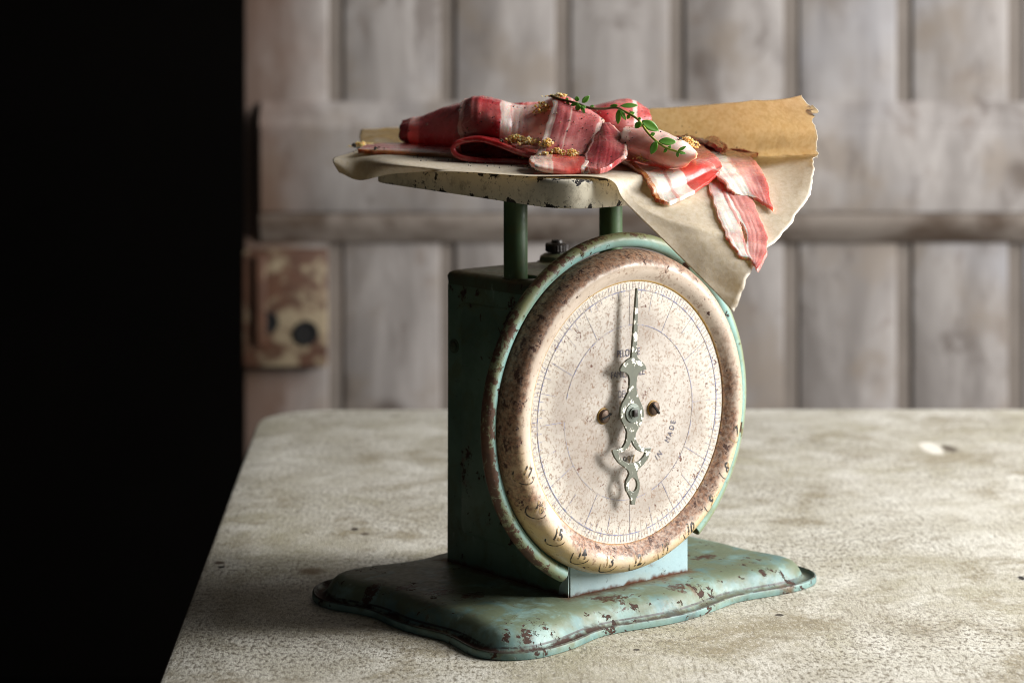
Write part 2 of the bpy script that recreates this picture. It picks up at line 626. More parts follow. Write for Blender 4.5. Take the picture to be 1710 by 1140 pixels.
# paper
k = NT('brown_baking_paper', .5)
u = k.xyz(k.uv)
fib = k.noise(420, 5, .7, .4, k.mapping(k.obj, (1, .5, 1)))
c = k.mix(k.sstep(fib, .35, .7), lin('f5eddd'), lin('e8dcc1'))
c = k.mix(k.sstep(k.noise(60, 4, .6), .5, .75, 0, .35), c, lin('dccba8'))
torn = k.sstep(k.math('ADD', u[1], k.math('MULTIPLY', k.math('SUBTRACT', k.noise(300, 4), .5), .008)), .9925, .9955)
torn0 = k.sstep(k.math('ADD', u[1], k.math('MULTIPLY', k.math('SUBTRACT', k.noise(300, 4), .5), .012)), .006, .01, 1, 0)
c = k.mix(k.math('MAXIMUM', torn, torn0), c, lin('efe8da'))
k.color(c)
k.bump(k.math('ADD', fib, k.math('MULTIPLY', k.noise(70, 3), 1.5)), .0003, .5)
tr = k.n.new('ShaderNodeBsdfTranslucent')
k.link(k.mix(1.0, c, lin('f8eeda'), 'MULTIPLY'), tr.inputs[0])
mx = k.n.new('ShaderNodeMixShader')
mx.inputs[0].default_value = .44
k.link(k.b.outputs[0], mx.inputs[1])
k.link(tr.outputs[0], mx.inputs[2])
k.link(mx.outputs[0], k.n['Material Output'].inputs[0])
M_paper = k.m

FAT, FATP, LEAN, PINK, DEEP, RIND = (lin(x) for x in ('f4ddd0', 'ecc0b0', 'b4453f', 'd88a86', '8c2226', 'b8763c'))


def bacon_mat(name, bands, wob=.05, marble=.4, seed=0):
    """bands: (position across the slice, colour) with sharp borders that wander along the slice"""
    k = NT(name, .27, .5)
    ux, vy, _ = k.xyz(k.uv)
    co = k.mapping(k.obj, loc=(seed, seed * .7, 0))
    uu = k.math('ADD', ux, k.math('MULTIPLY', k.math('SUBTRACT', k.noise(32, 4, .55, .3, co), .5), wob * 4.2))
    uu = k.math('ADD', uu, k.math('MULTIPLY', k.math('SUBTRACT', k.noise(260, 3, .6, 0, co), .5), wob * .5))
    stops = []
    for i, (p, c) in enumerate(bands):
        if i:
            stops.append((max(p - .008, 0), bands[i - 1][1]))
        stops.append((min(p + .008 if i else 0, 1), c))
    base = k.ramp(uu, stops)
    # broad drift of colour, a few marbling veins, faint muscle grain
    drift = k.noise(38, 2, .5, .3, co)
    base = k.mix(k.sstep(drift, .42, .70, 0, .30), base, lin('efc3b4'))
    base = k.mix(k.sstep(drift, .50, .30, 0, .35), base, k.mix(1.0, base, lin('c47a78'), 'MULTIPLY'))
    vein = k.voro(120, k.addvec(co, k.noise(90, 3, .5, 0, co, 'Color'), .007), 'DISTANCE_TO_EDGE')
    vm = k.math('MULTIPLY', k.sstep(vein, .01, .05, 1, 0), k.sstep(k.noise(50, 3, .5, 0, co), .52, .64))
    base = k.mix(k.math('MULTIPLY', vm, marble), base, lin('eebfb0'))
    grain = k.noise(34, 5, .75, .4, k.mapping(k.uv, (3.0, 1.0, 1), (seed, 0, 0)))
    base = k.mix(k.sstep(grain, .54, .70, 0, .12), base, lin('f3d5c6'))
    k.color(base)
    k.rough(k.ramp(k.noise(110, 3, .5, 0, co), [(.35, .18), (.65, .38)]))
    k.b.inputs['Coat Weight'].default_value = .3
    k.b.inputs['Coat Roughness'].default_value = .14
    k.bump(k.math('ADD', k.noise(95, 3, .55, .2, co), k.math('MULTIPLY', grain, .35)), .0009, .55)
    k.sss(.65, (.005, .0018, .0012))
    return k.m


# ------------------------------------------------------------------ setting
def structure(name, bm, m):
    return tag(obj(name, bm, m), kind='structure')


bm = bmesh.new()
add_box(bm, (0, 1.5, -.78), (9, 8, .04))
structure('floor', bm, M_floor)
bm = bmesh.new()
add_box(bm, (-1.8, 3.7, .6), (4.4, .1, 2.8))
structure('wall', bm, M_dark)

# door, hung open in front of the dark room
DY = 2.6
door = thing('plank_door', 'pale whitewashed ledged plank door standing behind the table beside the dark opening', 'door', (0, DY, 0))
X0, X1, Z0, Z1 = -.306, .70, -.74, 1.22
gx = [(q - 855) / FPX * DY for q in (561, 748, 940, 1131, 1322, 1511, 1697)]
edges = [X0] + gx + [X1]
bm = bmesh.new()
for i in range(len(edges) - 1):
    a = edges[i] + (.0088 if i else 0)
    b = edges[i + 1] - (.0088 if i < len(edges) - 2 else 0)
    zz = Z0 + (i % 3) * .002
    add_box(bm, ((a + b) / 2, .012 + (i % 2) * .0012, (zz + Z1) / 2), (b - a, .024, Z1 - zz), .003, 2)
obj('plank_panel', bm, M_door, door)
bm = bmesh.new()
add_box(bm, ((X0 + X1) / 2, .0115, (Z0 + Z1) / 2), (X1 - X0 - .004, .014, Z1 - Z0 - .006))
obj('groove_backing', bm, M_groove, door)
for zc in (.137, -.56, 1.02):
    bm = bmesh.new()
    add_box(bm, ((X0 + X1) / 2 + .008, -.0135, zc), (X1 - X0 - .022, .026, .098), .004, 3)
    rail = obj('ledge_rail', bm, M_door, door)
    for sg, hh in ((1, .028), (-1, .034)):
        bm = bmesh.new()
        z_in = zc + sg * .0488
        pf = [(-.0005, z_in), (-.0235, z_in), (-.0225, z_in + sg * hh * .30), (-.012, z_in + sg * hh * .72), (-.0045, z_in + sg * hh), (-.0005, z_in + sg * hh)]
        loft(bm, [[(x, y, z) for y, z in pf] for x in (X0 + .020, X1 - .0035)], True, True)
        bmesh.ops.recalc_face_normals(bm, faces=bm.faces)
        obj('moulding', bm, M_door if sg > 0 else M_mould, rail)
lk = bm = bmesh.new()
lx0, lx1 = (403 - 855) / FPX * DY + .004, (548 - 855) / FPX * DY
lz0, lz1 = .33 - 608 / FPX * DY, .33 - 414 / FPX * DY
add_box(bm, ((lx0 + lx1) / 2, -.011, (lz0 + lz1) / 2), (lx1 - lx0, .022, lz1 - lz0), .003, 2)
lock = obj('rim_lock', bm, M_lock, door)
for q, nm, rr_ in (((447, 538), 'keyhole', .0105), ((511, 556), 'spindle_hole', .012)):
    p = at(q[0], q[1], DY - .022)
    bm = bmesh.new()
    mt = Matrix.Translation((p.x, -.0225, p.z)) @ Matrix.Rotation(R(90), 4, 'X')
    rg = lathe(bm, [(rr_ * 1.2, -.001), (rr_ * 1.15, .002), (rr_, .0025), (rr_ * .95, .0005)], mt, 32)
    bm.faces.new(rg[-1])
    obj(nm, bm, M_hole, lock)
bm = bmesh.new()
add_box(bm, (lx0 + .021, -.025, (lz0 + lz1) / 2 + .01), (.012, .006, .1), .002)
obj('lock_strap', bm, M_lock, lock)

# wall past the hinge side of the door
bm = bmesh.new()
add_box(bm, (2.0, 2.72, .6), (2.58, .1, 2.8))
structure('wall_beyond_door', bm, M_door)

# table
table = thing('table', 'worn pale table with a stained mottled top and rounded corner, under the scale', 'table', (0, 0, 0))


def table_outline(ins=0):
    pts = []
    # left edge runs a little out of square, as in the photograph
    p_bl = Vector((-.2015 + ins, 1.836 - ins))
    p_fl = Vector((-.146 + ins, .50 + ins))
    p_fr = Vector((.47 - ins, .50 + ins))
    p_br = Vector((.47 - ins, 1.839 - ins))
    cs = [p_fl, p_fr, p_br, p_bl]
    for i, c in enumerate(cs):
        a = (cs[i - 1] - c).normalized()
        b = (cs[(i + 1) % 4] - c).normalized()
        r = .062
        for t in range(9):
            f = t / 8
            # quadratic corner
            q = (c + a * r) * (1 - f) ** 2 + c * 2 * f * (1 - f) + (c + b * r) * f * f
            pts.append(q)
    return pts


bm = bmesh.new()
L = [[(p.x, p.y, z) for p in table_outline(i)] for z, i in ((-.032, .0015), (-.003, 0), (-.0008, .0008), (0, .003))]
rings = loft(bm, L, True, False)
bm.faces.new(rings[-1])
bmesh.ops.recalc_face_normals(bm, faces=bm.faces)
obj('tabletop', bm, M_table, table, 30)
bm = bmesh.new()
L = [[(p.x, p.y, z) for p in table_outline(i)] for z, i in ((-.034, -.0008), (-.0345, -.0012), (-.0045, -.0012), (-.0042, -.0002))]
loft(bm, L)
obj('edge_band', bm, M_tedge, table)
for x, y in ((-.1, .56), (.40, .56), (-.12, 1.76), (.40, 1.76)):
    bm = bmesh.new()
    add_box(bm, (x, y, -.398), (.05, .05, .724), .004)
    obj('leg', bm, M_tedge, table)

# ------------------------------------------------------------------ kitchen scale
PHI = R(39.87)
C0 = Vector((.03008, 1.27437, 0))
S = thing('kitchen_scale', 'old green kitchen scale with a big rusty round dial and square tray, on the table', 'kitchen scale', C0, PHI)
S_M = Matrix.Translation(C0) @ Matrix.Rotation(PHI, 4, 'Z')
cmv = .01

# --- base
outline = [(-12.03, -7.55), (-11.28, -8.58), (-9.98, -9.2), (-8.62, -9.22), (-7.0, -8.98), (-4.9, -8.32), (-2.9, -8.5), (-1.04, -8.87),
           (1.19, -8.95), (3.53, -8.5), (5.34, -8.12), (6.98, -8.33), (9.09, -8.66), (10.83, -8.5), (11.95, -7.95), (12.64, -6.9), (12.75, -5.4),
           (12.25, -3.4), (12.35, -1), (12.3, .4), (12.0, 2.1), (12.2, 3.6), (12.8, 5.0), (12.75, 6.6), (11.9, 7.9), (10.5, 8.85), (8.8, 9.0), (7.1, 8.7), (5, 8.2), (2.9, 8.5), (1, 8.9),
           (-1.2, 8.95), (-3.3, 8.5), (-5.2, 8.2), (-7.1, 8.6), (-9.0, 9.05), (-10.4, 8.9), (-11.75, 7.9), (-12.55, 6.4), (-12.6, 5.0), (-12.0, 3.3), (-11.8, 2.0),
           (-12.0, .4), (-12.06, -1.0), (-11.8, -2.6), (-11.62, -3.9), (-11.85, -5.2), (-12.1, -6.4)]
OUT = [Vector((p.x, p.y)) * cmv for p in catmull([(a, b, 0) for a, b in outline], 288, True)]


def smooth_loop(pts, it):
    n = len(pts)
    for _ in range(it):
        pts = [(pts[i - 1] + pts[i] * 2 + pts[(i + 1) % n]) / 4 for i in range(n)]
    return pts


OUT = smooth_loop(OUT, 6)


def inset(pts, d, it=0):
    n = len(pts)
    res = []
    for i in range(n):
        t = (pts[(i + 1) % n] - pts[i - 1]).normalized()
        res.append(pts[i] + Vector((-t.y, t.x)) * d)
    return smooth_loop(res, it)


loops = []
prof = [(.12, .02), (.02, .03), (0, .06), (0, .33), (.03, .40), (.09, .43), (.15, .40), (.22, .31), (.34, .24), (.52, .22), (.66, .27),
        (.78, .42), (.92, .68), (1.08, .92), (1.28, 1.10), (1.55, 1.22), (1.9, 1.29), (2.4, 1.33)]
for t, z in prof:
    loops.append([(p.x, p.y, z * cmv) for p in inset(OUT, t * cmv, int(t * 8))])
last = loops[-1]
for s, z in ((.85, 1.345), (.6, 1.35), (.3, 1.35), (.05, 1.35)):
    loops.append([(p[0] * s, p[1] * s, z * cmv) for p in last])
bm = bmesh.new()
loft(bm, loops, True, True)
for v in bm.verts:
    if v.co.z > .006:
        v.co.z += .0004 * mnoise.noise(v.co * 60)
# rust in the gutter of the base
z_b = kb.xyz(kb.obj)[2]
gut = kb.sstep(kb.math('ADD', z_b, kb.math('MULTIPLY', kb.math('SUBTRACT', kb.noise(60, 6, .7, .3), .5), .012)), .0022, .0046, 1, 0)
gut = kb.math('MULTIPLY', gut, kb.sstep(kb.xyz(kb.normal())[2], .3, .7))
gut = kb.math('MAXIMUM', gut, 0.0)
ox_, oy_, _z = kb.xyz(kb.obj)
leftish = kb.sstep(kb.math('ADD', ox_, kb.math('MULTIPLY', oy_, .2)), -.09, .05, 1, .45)
old = kb.b.inputs['Base Color'].links[0].from_socket
kb.color(kb.mix(kb.math('MULTIPLY', gut, leftish), old, kb.mix(kb.noise(420, 4), lin('1d100c'), lin('46291c'))))
# brown grime round the foot of the housing
dx = kb.math('SUBTRACT', kb.math('ABSOLUTE', ox_), .0437)
dy = kb.math('SUBTRACT', kb.math('ABSOLUTE', oy_), .0525)
gd = kb.math('MAXIMUM', dx, dy)
gm = kb.sstep(kb.math('ADD', gd, kb.math('MULTIPLY', kb.math('SUBTRACT', kb.noise(110, 5, .7), .5), .014)), .0005, .008, .9, 0)
old = kb.b.inputs['Base Color'].links[0].from_socket
kb.color(kb.mix(gm, old, kb.mix(kb.noise(500, 3), lin('3b2418'), lin('6e5236'))))
pn_ = kb.noise(95, 7, .78, .3)
pf_ = kb.noise(420, 3, .7)
for (qx, qy, qr) in ((-.0855, .0025, .013), (-.0800, -.0155, .013), (-.094, .022, .007), (-.026, -.0665, .012), (.075, -.035, .010), (-.108, .036, .008), (.02, -.071, .008)):
    ddx = kb.math('SUBTRACT', ox_, qx)
    ddy = kb.math('SUBTRACT', oy_, qy)
    dd = kb.math('SQRT', kb.math('ADD', kb.math('MULTIPLY', ddx, ddx), kb.math('MULTIPLY', kb.math('MULTIPLY', ddy, ddy), 2.2)))
    pmk = kb.sstep(kb.math('ADD', kb.math('MULTIPLY', dd, 1 / qr), kb.math('MULTIPLY', kb.math('SUBTRACT', pn_, .5), 5.0)), .55, .75, 1, 0)
    pmk = kb.math('MULTIPLY', pmk, kb.sstep(pf_, .36, .5, .35, 1))
    old = kb.b.inputs['Base Color'].links[0].from_socket
    kb.color(kb.mix(pmk, old, kb.mix(pf_, lin('1f120d'), lin('55351f'))))
rimm = kb.math('MULTIPLY', kb.sstep(z_b, .0036, .0040), kb.sstep(z_b, .0045, .0049, 1, 0))
rimm = kb.math('MULTIPLY', rimm, kb.sstep(kb.noise(60, 5, .7), .36, .5))
old = kb.b.inputs['Base Color'].links[0].from_socket
kb.color(kb.mix(kb.math('MULTIPLY', rimm, .85), old, lin('2b211b')))
oldr = kb.b.inputs['Roughness'].links[0].from_socket
kb.rough(kb.mix(kb.math('MAXIMUM', gm, gut), oldr, (.85, .85, .85, 1)))
base = obj('base', bm, M_base, S, 50)

# --- housing: box with embossed side panels
W2, D2 = .0437, .0525
HB, HT = .0132, .1698
bm = bmesh.new()
loops = [[(x, y, z) for x, y in rrect(-W2 - e, W2 + e, -D2 - e, D2 + e, .0022)] for z, e in ((HB, .0002), (.06, .0001), (.12, 0), (HT, 0))]
loft(bm, loops, True, True)
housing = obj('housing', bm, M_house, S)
for sx in (-1, 1):
    bm = bmesh.new()
    pl = [rrect(-.0400 + i, .0385 - i, .031 + i, .161 - i, .006, 5) for i in (0, .0016)]
    lps = [[(sx * (W2 + h), a, b) for a, b in P] for P, h in ((pl[0], .0002), (pl[1], .0011))]
    if sx < 0:
        lps = [l[::-1] for l in lps]
    loft(bm, lps, False, True)
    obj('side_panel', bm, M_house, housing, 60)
bm = bmesh.new()
mt = Matrix.Translation((-W2, .0452, .1352)) @ Matrix.Rotation(R(-90), 4, 'Y')
lathe(bm, [(.0040, 0), (.0040, .0005), (.0028, .0004), (.0027, .0013), (.0018, .0019), (.0001, .0021)], mt, 28)
obj('rivet', bm, M_lid, housing)
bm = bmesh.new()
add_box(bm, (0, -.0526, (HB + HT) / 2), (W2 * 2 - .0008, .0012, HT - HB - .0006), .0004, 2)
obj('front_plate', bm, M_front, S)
# front foot tab, folded round the front corner
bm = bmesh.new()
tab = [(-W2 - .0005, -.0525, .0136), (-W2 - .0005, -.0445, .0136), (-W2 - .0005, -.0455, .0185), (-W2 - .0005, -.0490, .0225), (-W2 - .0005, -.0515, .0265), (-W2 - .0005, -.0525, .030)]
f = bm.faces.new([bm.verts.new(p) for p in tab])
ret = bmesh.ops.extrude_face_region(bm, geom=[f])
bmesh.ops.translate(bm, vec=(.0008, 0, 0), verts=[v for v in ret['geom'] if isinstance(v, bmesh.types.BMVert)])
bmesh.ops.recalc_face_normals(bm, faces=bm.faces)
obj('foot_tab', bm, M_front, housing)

# --- lid with two holes for the posts
PX = (-.0366, .0341)
bm = bmesh.new()
lp = []
for z, e in ((.1698, -.001), (.1700, .0009), (.1745, .0013), (.1762, .0006), (.1773, -.0014), (.1777, -.004)):
    lp.append([(x, y, z) for x, y in rrect(-W2 - e, W2 + e, -D2 - e, D2 + e, .006 if e > 0 else .005, 8)])
rings = loft(bm, lp)
top = rings[-1]
holes = []
for hx in PX:
    hr = [bm.verts.new((hx + .0112 * math.cos(2 * math.pi * q / 32), .0105 * math.sin(2 * math.pi * q / 32), .1777)) for q in range(32)] if hx > 0 else \
         [bm.verts.new((hx + .003 + .0098 * math.cos(2 * math.pi * q / 32), .011 * math.sin(2 * math.pi * q / 32), .1777)) for q in range(32)]
    holes.append(hr)
es = []
for ring in [top] + holes:
    for i in range(len(ring)):
        a, b = ring[i], ring[(i + 1) % len(ring)]
        es.append(bm.edges.get((a, b)) or bm.edges.new((a, b)))
bmesh.ops.triangle_fill(bm, use_beauty=True, edges=es, normal=(0, 0, 1))
for hr in holes:
    lo = [bm.verts.new(v.co - Vector((0, 0, .006))) for v in hr]
    for q in range(32):
        bm.faces.new((hr[q], hr[(q + 1) % 32], lo[(q + 1) % 32], lo[q]))
bmesh.ops.recalc_face_normals(bm, faces=bm.faces)
lid = obj('lid', bm, M_lid, S, 40)

# knurled adjusting knob on a stepped washer
bm = bmesh.new()
KP = (.0372, .0478, .1777)
lathe(bm, [(.0001, .0048), (.0075, .0046), (.0098, .0032), (.0105, .0004), (.0118, 0)], Matrix.Translation((.031, .043, .1777)), 40)
obj('knob_washer', bm, M_lid, lid)
bm = bmesh.new()
n = 48
prev = None
lv = []
for rr_, zz in ((.0035, .003), (.0035, .0052), (.0062, .0056), (.0066, .0062), (.0066, .0098), (.006, .0106), (.0035, .0108), (.003, .0124), (.0002, .0128)):
    lv.append([(.031 + rr_ * (1 + (.05 if .006 < zz < .01 and q % 2 else 0)) * math.cos(2 * math.pi * q / n),
                .043 + rr_ * (1 + (.05 if .006 < zz < .01 and q % 2 else 0)) * math.sin(2 * math.pi * q / n), .1777 + zz) for q in range(n)])
loft(bm, lv, True, True)
obj('adjusting_knob', bm, M_black, S, 30)

# --- posts
for hx in PX:
    bm = bmesh.new()
    lathe(bm, [(.0066, .171), (.0066, .2235)], Matrix.Translation((hx, 0, 0)), 48)
    obj('post', bm, M_post, S)

# --- tray, tipped up a touch towards the back
TA, TF, TB, TR = .0655, -.0745, .102, .021
TILT = .027


def tz(y):
    return .2365 + TILT * (y + .072)


bm = bmesh.new()
lp = []
for dz, e in ((-.012, -.0035), (-.0150, -.0012), (-.0152, -.0004), (-.0148, .0000), (-.003, -.0003), (-.0012, -.0006), (-.0003, -.0016), (0, -.0032), (-.0003, -.006)):
    lp.append([(x, y, tz(y) + dz) for x, y in rrect(-TA - e, TA + e, TF - e, TB + e, TR, 10)])
loft(bm, lp, True, True)
tray = obj('tray', bm, M_tray, S, 50)

# --- guard ring: half-round tube, open at the bottom
CX, CZ = -.0105, .1095
bm = bmesh.new()
RY = -.0560
a0, a1 = R(-52.5), R(243.5)
NS, NC = 140, 16
for rt, flip in ((.0040, False), (.0033, True)):
    rg = []
    for i in range(NS + 1):
        a = a0 + (a1 - a0) * i / NS
        ring = []
        for q in range(NC):
            b = 2 * math.pi * q / NC
            rad = .0914 + rt * math.cos(b)
            ring.append(bm.verts.new((CX + rad * math.cos(a), RY - rt * math.sin(b), CZ + rad * math.sin(a))))
        rg.append(ring)
    for i in range(NS):
        for q in range(NC):
            f = (rg[i][q], rg[i][(q + 1) % NC], rg[i + 1][(q + 1) % NC], rg[i + 1][q])
            bm.faces.new(f[::-1] if flip else f)
    if not flip:
        ends = (rg[0], rg[-1])
    else:
        for A, B in zip(ends, (rg[0], rg[-1])):
            for q in range(NC):
                bm.faces.new((A[q], A[(q + 1) % NC], B[(q + 1) % NC], B[q]))
bmesh.ops.recalc_face_normals(bm, faces=bm.faces)
obj('guard_ring', bm, M_ring, S, 60)

# --- dial drum, bezel, face
AX = Matrix.Translation((CX, 0, CZ)) @ Matrix.Rotation(R(90), 4, 'X')   # lathe height h -> y = -h
bm = bmesh.new()
rg = lathe(bm, [(.0835, .0527), (.0845, .0560)], AX, 160)
bm.faces.new(rg[0])
obj('dial_drum', bm, M_ring, S)
BPROF = [(.0835, .0556), (.0858, .0552), (.0866, .0566), (.0865, .0588), (.0860, .0612), (.0848, .0642), (.0828, .0670), (.0805, .0686), (.0782, .0690),
         (.0760, .0686), (.0740, .0676), (.0722, .0662), (.0708, .0650), (.0700, .0645), (.0697, .0640)]
BP2 = [(p.x, p.y) for p in catmull([(a, b, 0) for a, b in BPROF], 45)]
bm = bmesh.new()
lathe(bm, BP2, AX, 200)
bmesh.ops.recalc_face_normals(bm, faces=bm.faces)
bezel = obj('bezel', bm, M_bezel, S, 60)
FACE_Y = -.0640
bm = bmesh.new()
rg = lathe(bm, [(.0699, .0640), (.066, .0640), (.03, .06405), (.002, .06405)], AX, 160)
bm.faces.new(rg[-1])
dial = obj('dial_face', bm, M_dial, S)

SK = -.00012   # markings stand this far in front of the face


def dial_pt(r, a, lift=1.0):
    """a: clockwise from the top, seen from the front"""
    return Vector((CX + r * math.sin(a), FACE_Y - .00005 + SK * lift, CZ + r * math.cos(a)))


bm = bmesh.new()


def stroke(r0, r1, a, wd):
    d = Vector((math.cos(a), 0, -math.sin(a))) * wd / 2
    q = [dial_pt(r0, a) - d, dial_pt(r0, a) + d, dial_pt(r1, a) + d, dial_pt(r1, a) - d]
    bm.faces.new([bm.verts.new(p) for p in q][::-1])


def ringstroke(r, wd, a0, a1, n):
    pv = None
    for i in range(n + 1):
        a = a0 + (a1 - a0) * i / n
        c = [bm.verts.new(dial_pt(r - wd / 2, a, 1.5)), bm.verts.new(dial_pt(r + wd / 2, a, 1.5))]
        if pv:
            bm.faces.new((pv[0], pv[1], c[1], c[0]))
        pv = c


rs = random.Random(3)
for i in range(192):
    a = 2 * math.pi * i / 192
    if rs.random() < .04:
        continue
    stroke(.0655, .0690, a, .00020)
    if i % 16 == 0:
        stroke(.0466, .0648, a, .00026)
    elif i % 8 == 0:
        stroke(.0545, .0648, a, .00022)
    elif i % 2 == 0:
        stroke(.0605 if i % 4 == 0 else .0622, .0648, a, .00018)
obj('tick_marks', bm, M_ink, dial, None)
bm = bmesh.new()
ringstroke(.0651, .00045, 0, 2 * math.pi, 200)
ringstroke(.0466, .00032, R(-75), R(160), 140)
ringstroke(.0466, .00018, R(165), R(270), 60)
obj('scale_rings', bm, M_ink, dial, None)


def face_text(s, size, x, zc, rot=0, bold=0.0, parent=dial, mat=M_print, sx=.72):
    me = text_mesh(s, size, bold)
    M = Matrix(((1, 0, 0, x), (0, 0, 1, FACE_Y - .00005 + SK * 2), (0, 1, 0, zc), (0, 0, 0, 1))) @ Matrix.Rotation(rot, 4, 'Z') @ Matrix.Diagonal((sx, 1, 0, 1))
    me.transform(M)
    return obj('lettering', me, mat, parent, None)


face_text('PELOUZE', .0056, -.0116, .1412)
face_text('FAMILY SCALE', .0054, -.0120, .1302)
face_text('DELUXE', .0054, -.0120, .1196)
face_text('997', .0064, -.0112, .0838, 0, 0, dial, M_bprint, .9)
for ch, ang in zip('IN MADE', (36, 41, 46, 57, 63, 69, 74)):
    if ch != ' ':
        a = math.pi - R(ang)
        p = dial_pt(.0335, a)
        face_text(ch, .0052, p.x, p.z, R(ang))

# circled numerals printed on the bezel
def bez_y(r):
    best = None
    for (r0, h0), (r1, h1) in zip(BP2, BP2[1:]):
        if min(r0, r1) <= r <= max(r0, r1):
            t = 0 if r0 == r1 else (r - r0) / (r1 - r0)
            h = h0 + (h1 - h0) * t
            best = h if best is None else max(best, h)
    return -(best if best is not None else .0566) - .00012


def wrap(bm_):
    for v in bm_.verts:
        r = math.hypot(v.co.x - CX, v.co.z - CZ)
        v.co.y = bez_y(min(max(r, .0705), .0862))


for num in range(7, 18):
    ang = R((12 - num) * 15 + 1)       # counter-clockwise from the bottom
    me = text_mesh(str(num), .0084, .0003)
    bt = bmesh.new()
    bt.from_mesh(me)
    bpy.data.meshes.remove(me)
    bmesh.ops.subdivide_edges(bt, edges=bt.edges, cuts=2)
    bmesh.ops.triangulate(bt, faces=bt.faces)
    cx, cz = CX + .0790 * math.sin(ang), CZ - .0790 * math.cos(ang)
    rot = ang * .3
    for v in bt.verts:
        x, zz = v.co.x * .75, v.co.y
        v.co = Vector((cx + x * math.cos(rot) - zz * math.sin(rot), 0, cz + x * math.sin(rot) + zz * math.cos(rot)))
    # an incomplete ring round the number
    rn = random.Random(num)
    s0 = R(185 + rn.uniform(-15, 25))
    s1 = s0 + R(rn.uniform(120, 175))
    pv = None
    for i in range(29):
        a = s0 + (s1 - s0) * i / 28 + rot
        c = [bt.verts.new((cx + q * math.cos(a), 0, cz + q * math.sin(a))) for q in (.0057, .0062)]
        if pv:
            bt.faces.new((pv[0], pv[1], c[1], c[0]))
        pv = c
    wrap(bt)
    obj('numeral', bt, M_bprint, bezel, None)

# --- screws in the face
for sx, sa in ((-.0297, 20), (.0065, -50)):
    bm = bmesh.new()
    mt = Matrix.Translation((sx, 0, .1096)) @ Matrix.Rotation(R(90), 4, 'X')
    lathe(bm, [(.0044, .0640), (.0042, .0646), (.0036, .0647)], mt, 32)
    o1 = obj('screw_cup', bm, M_yellow, S)
    bm = bmesh.new()
    cs = []
    for rr_, hh in ((.0036, .0643), (.0036, .0654), (.0031, .0662), (.002, .0666), (.0003, .0668)):
        cs.append([(sx + rr_ * math.cos(2 * math.pi * q / 32), -hh, .1096 + rr_ * math.sin(2 * math.pi * q / 32)) for q in range(32)])
    loft(bm, cs, False, True)
    bmesh.ops.recalc_face_normals(bm, faces=bm.faces)
    sc = obj('screw', bm, M_screw, S)
    bm = bmesh.new()
    add_box(bm, (0, 0, 0), (.0070, .0012, .0009))
    bmesh.ops.transform(bm, matrix=Matrix.Translation((sx, -.0666, .1096)) @ Matrix.Rotation(R(-sa), 4, 'Y'), verts=bm.verts)
    obj('slot', bm, M_hole, sc)

# --- pointer
PPY = -.0703
rx = CAM - C0
ux = Vector((math.cos(PHI), math.sin(PHI), 0))
uy = Vector((-math.sin(PHI), math.cos(PHI), 0))


def front_pt(px, py, ly):
    r = Vector(((px - 855) / FPX, 1, -py / FPX))
    t = (ly - (CAM - C0).dot(uy)) / r.dot(uy)
    p = CAM + r * t - C0
    return p.dot(ux), p.z


def zoompt(a, b):
    return 960 + a / 3.8, 560 + b / 3.8


PO = [(356, 140), (330, 155), (300, 185), (284, 215), (287, 225), (320, 232), (338, 250), (345, 280), (343, 320), (335, 360), (318, 395), (298, 430), (287, 465), (285, 500),
      (295, 540), (315, 575), (328, 610), (325, 650), (318, 680), (300, 710), (270, 724), (238, 725), (236, 735), (250, 770), (275, 805), (310, 830), (335, 855), (342, 875),
      (335, 895), (322, 920), (318, 950), (322, 980), (340, 1010), (352, 1035), (355, 1068), (375, 1068), (380, 1035), (395, 1005), (405, 970), (405, 930), (393, 895), (388, 870),
      (398, 845), (430, 815), (460, 775), (475, 725), (477, 713), (445, 715), (415, 705), (390, 680), (378, 655), (380, 620), (395, 590), (420, 550), (432, 510), (430, 470),
      (415, 430), (395, 385), (385, 345), (385, 300), (390, 260), (400, 235), (420, 220), (448, 212), (440, 190), (420, 165), (395, 145), (388, 130)]
H1 = [(352, 662), (343, 690), (326, 716), (300, 735), (266, 741), (278, 768), (300, 794), (332, 812), (370, 812), (405, 798), (433, 768), (446, 740), (415, 734), (390, 720), (370, 694), (360, 670)]
H2 = [(363 + 29 * math.cos(2 * math.pi * q / 22), 945 + 47 * math.sin(2 * math.pi * q / 22)) for q in range(22)]
contours = [[zoompt(*p) for p in PO] + [(1064.2, 482), (1062.2, 482)], [zoompt(*p) for p in H1], [zoompt(*p) for p in H2]]
cu = bpy.data.curves.new('pointer', 'CURVE')
cu.dimensions = '2D'
cu.fill_mode = 'BOTH'
cu.extrude = .0005
cu.bevel_depth = .00022
cu.bevel_resolution = 1
cu.resolution_u = 3
for ci, cpts in enumerate(contours):
    if ci == 0:
        loc2 = [front_pt(px, py, PPY) for px, py in cpts]
    else:
        loc2 = [front_pt(px, py, PPY) for px, py in cpts]
    sp = cu.splines.new('POLY')
    sp.points.add(len(loc2) - 1)
    for q, (a, b) in zip(sp.points, loc2):
        q.co = (a, b, 0, 1)
    sp.use_cyclic_u = True
co = bpy.data.objects.new('pointer', cu)
COL.objects.link(co)
dg = bpy.context.evaluated_depsgraph_get()
dg.update()
me = bpy.data.meshes.new_from_object(co.evaluated_get(dg))
bpy.data.objects.remove(co)
me.transform(Matrix(((1, 0, 0, 0), (0, 0, -1, PPY), (0, 1, 0, 0), (0, 0, 0, 1))))
pointer = obj('pointer', me, M_pointer, S, 30)
hx, hz = front_pt(*zoompt(366, 490), PPY - .0008)
bm = bmesh.new()
mt = Matrix.Translation((hx, 0, hz)) @ Matrix.Rotation(R(90), 4, 'X')
lathe(bm, [(.0052, .0706), (.0050, .0716), (.0030, .0718), (.0029, .0726), (.0006, .0727)], mt, 36)
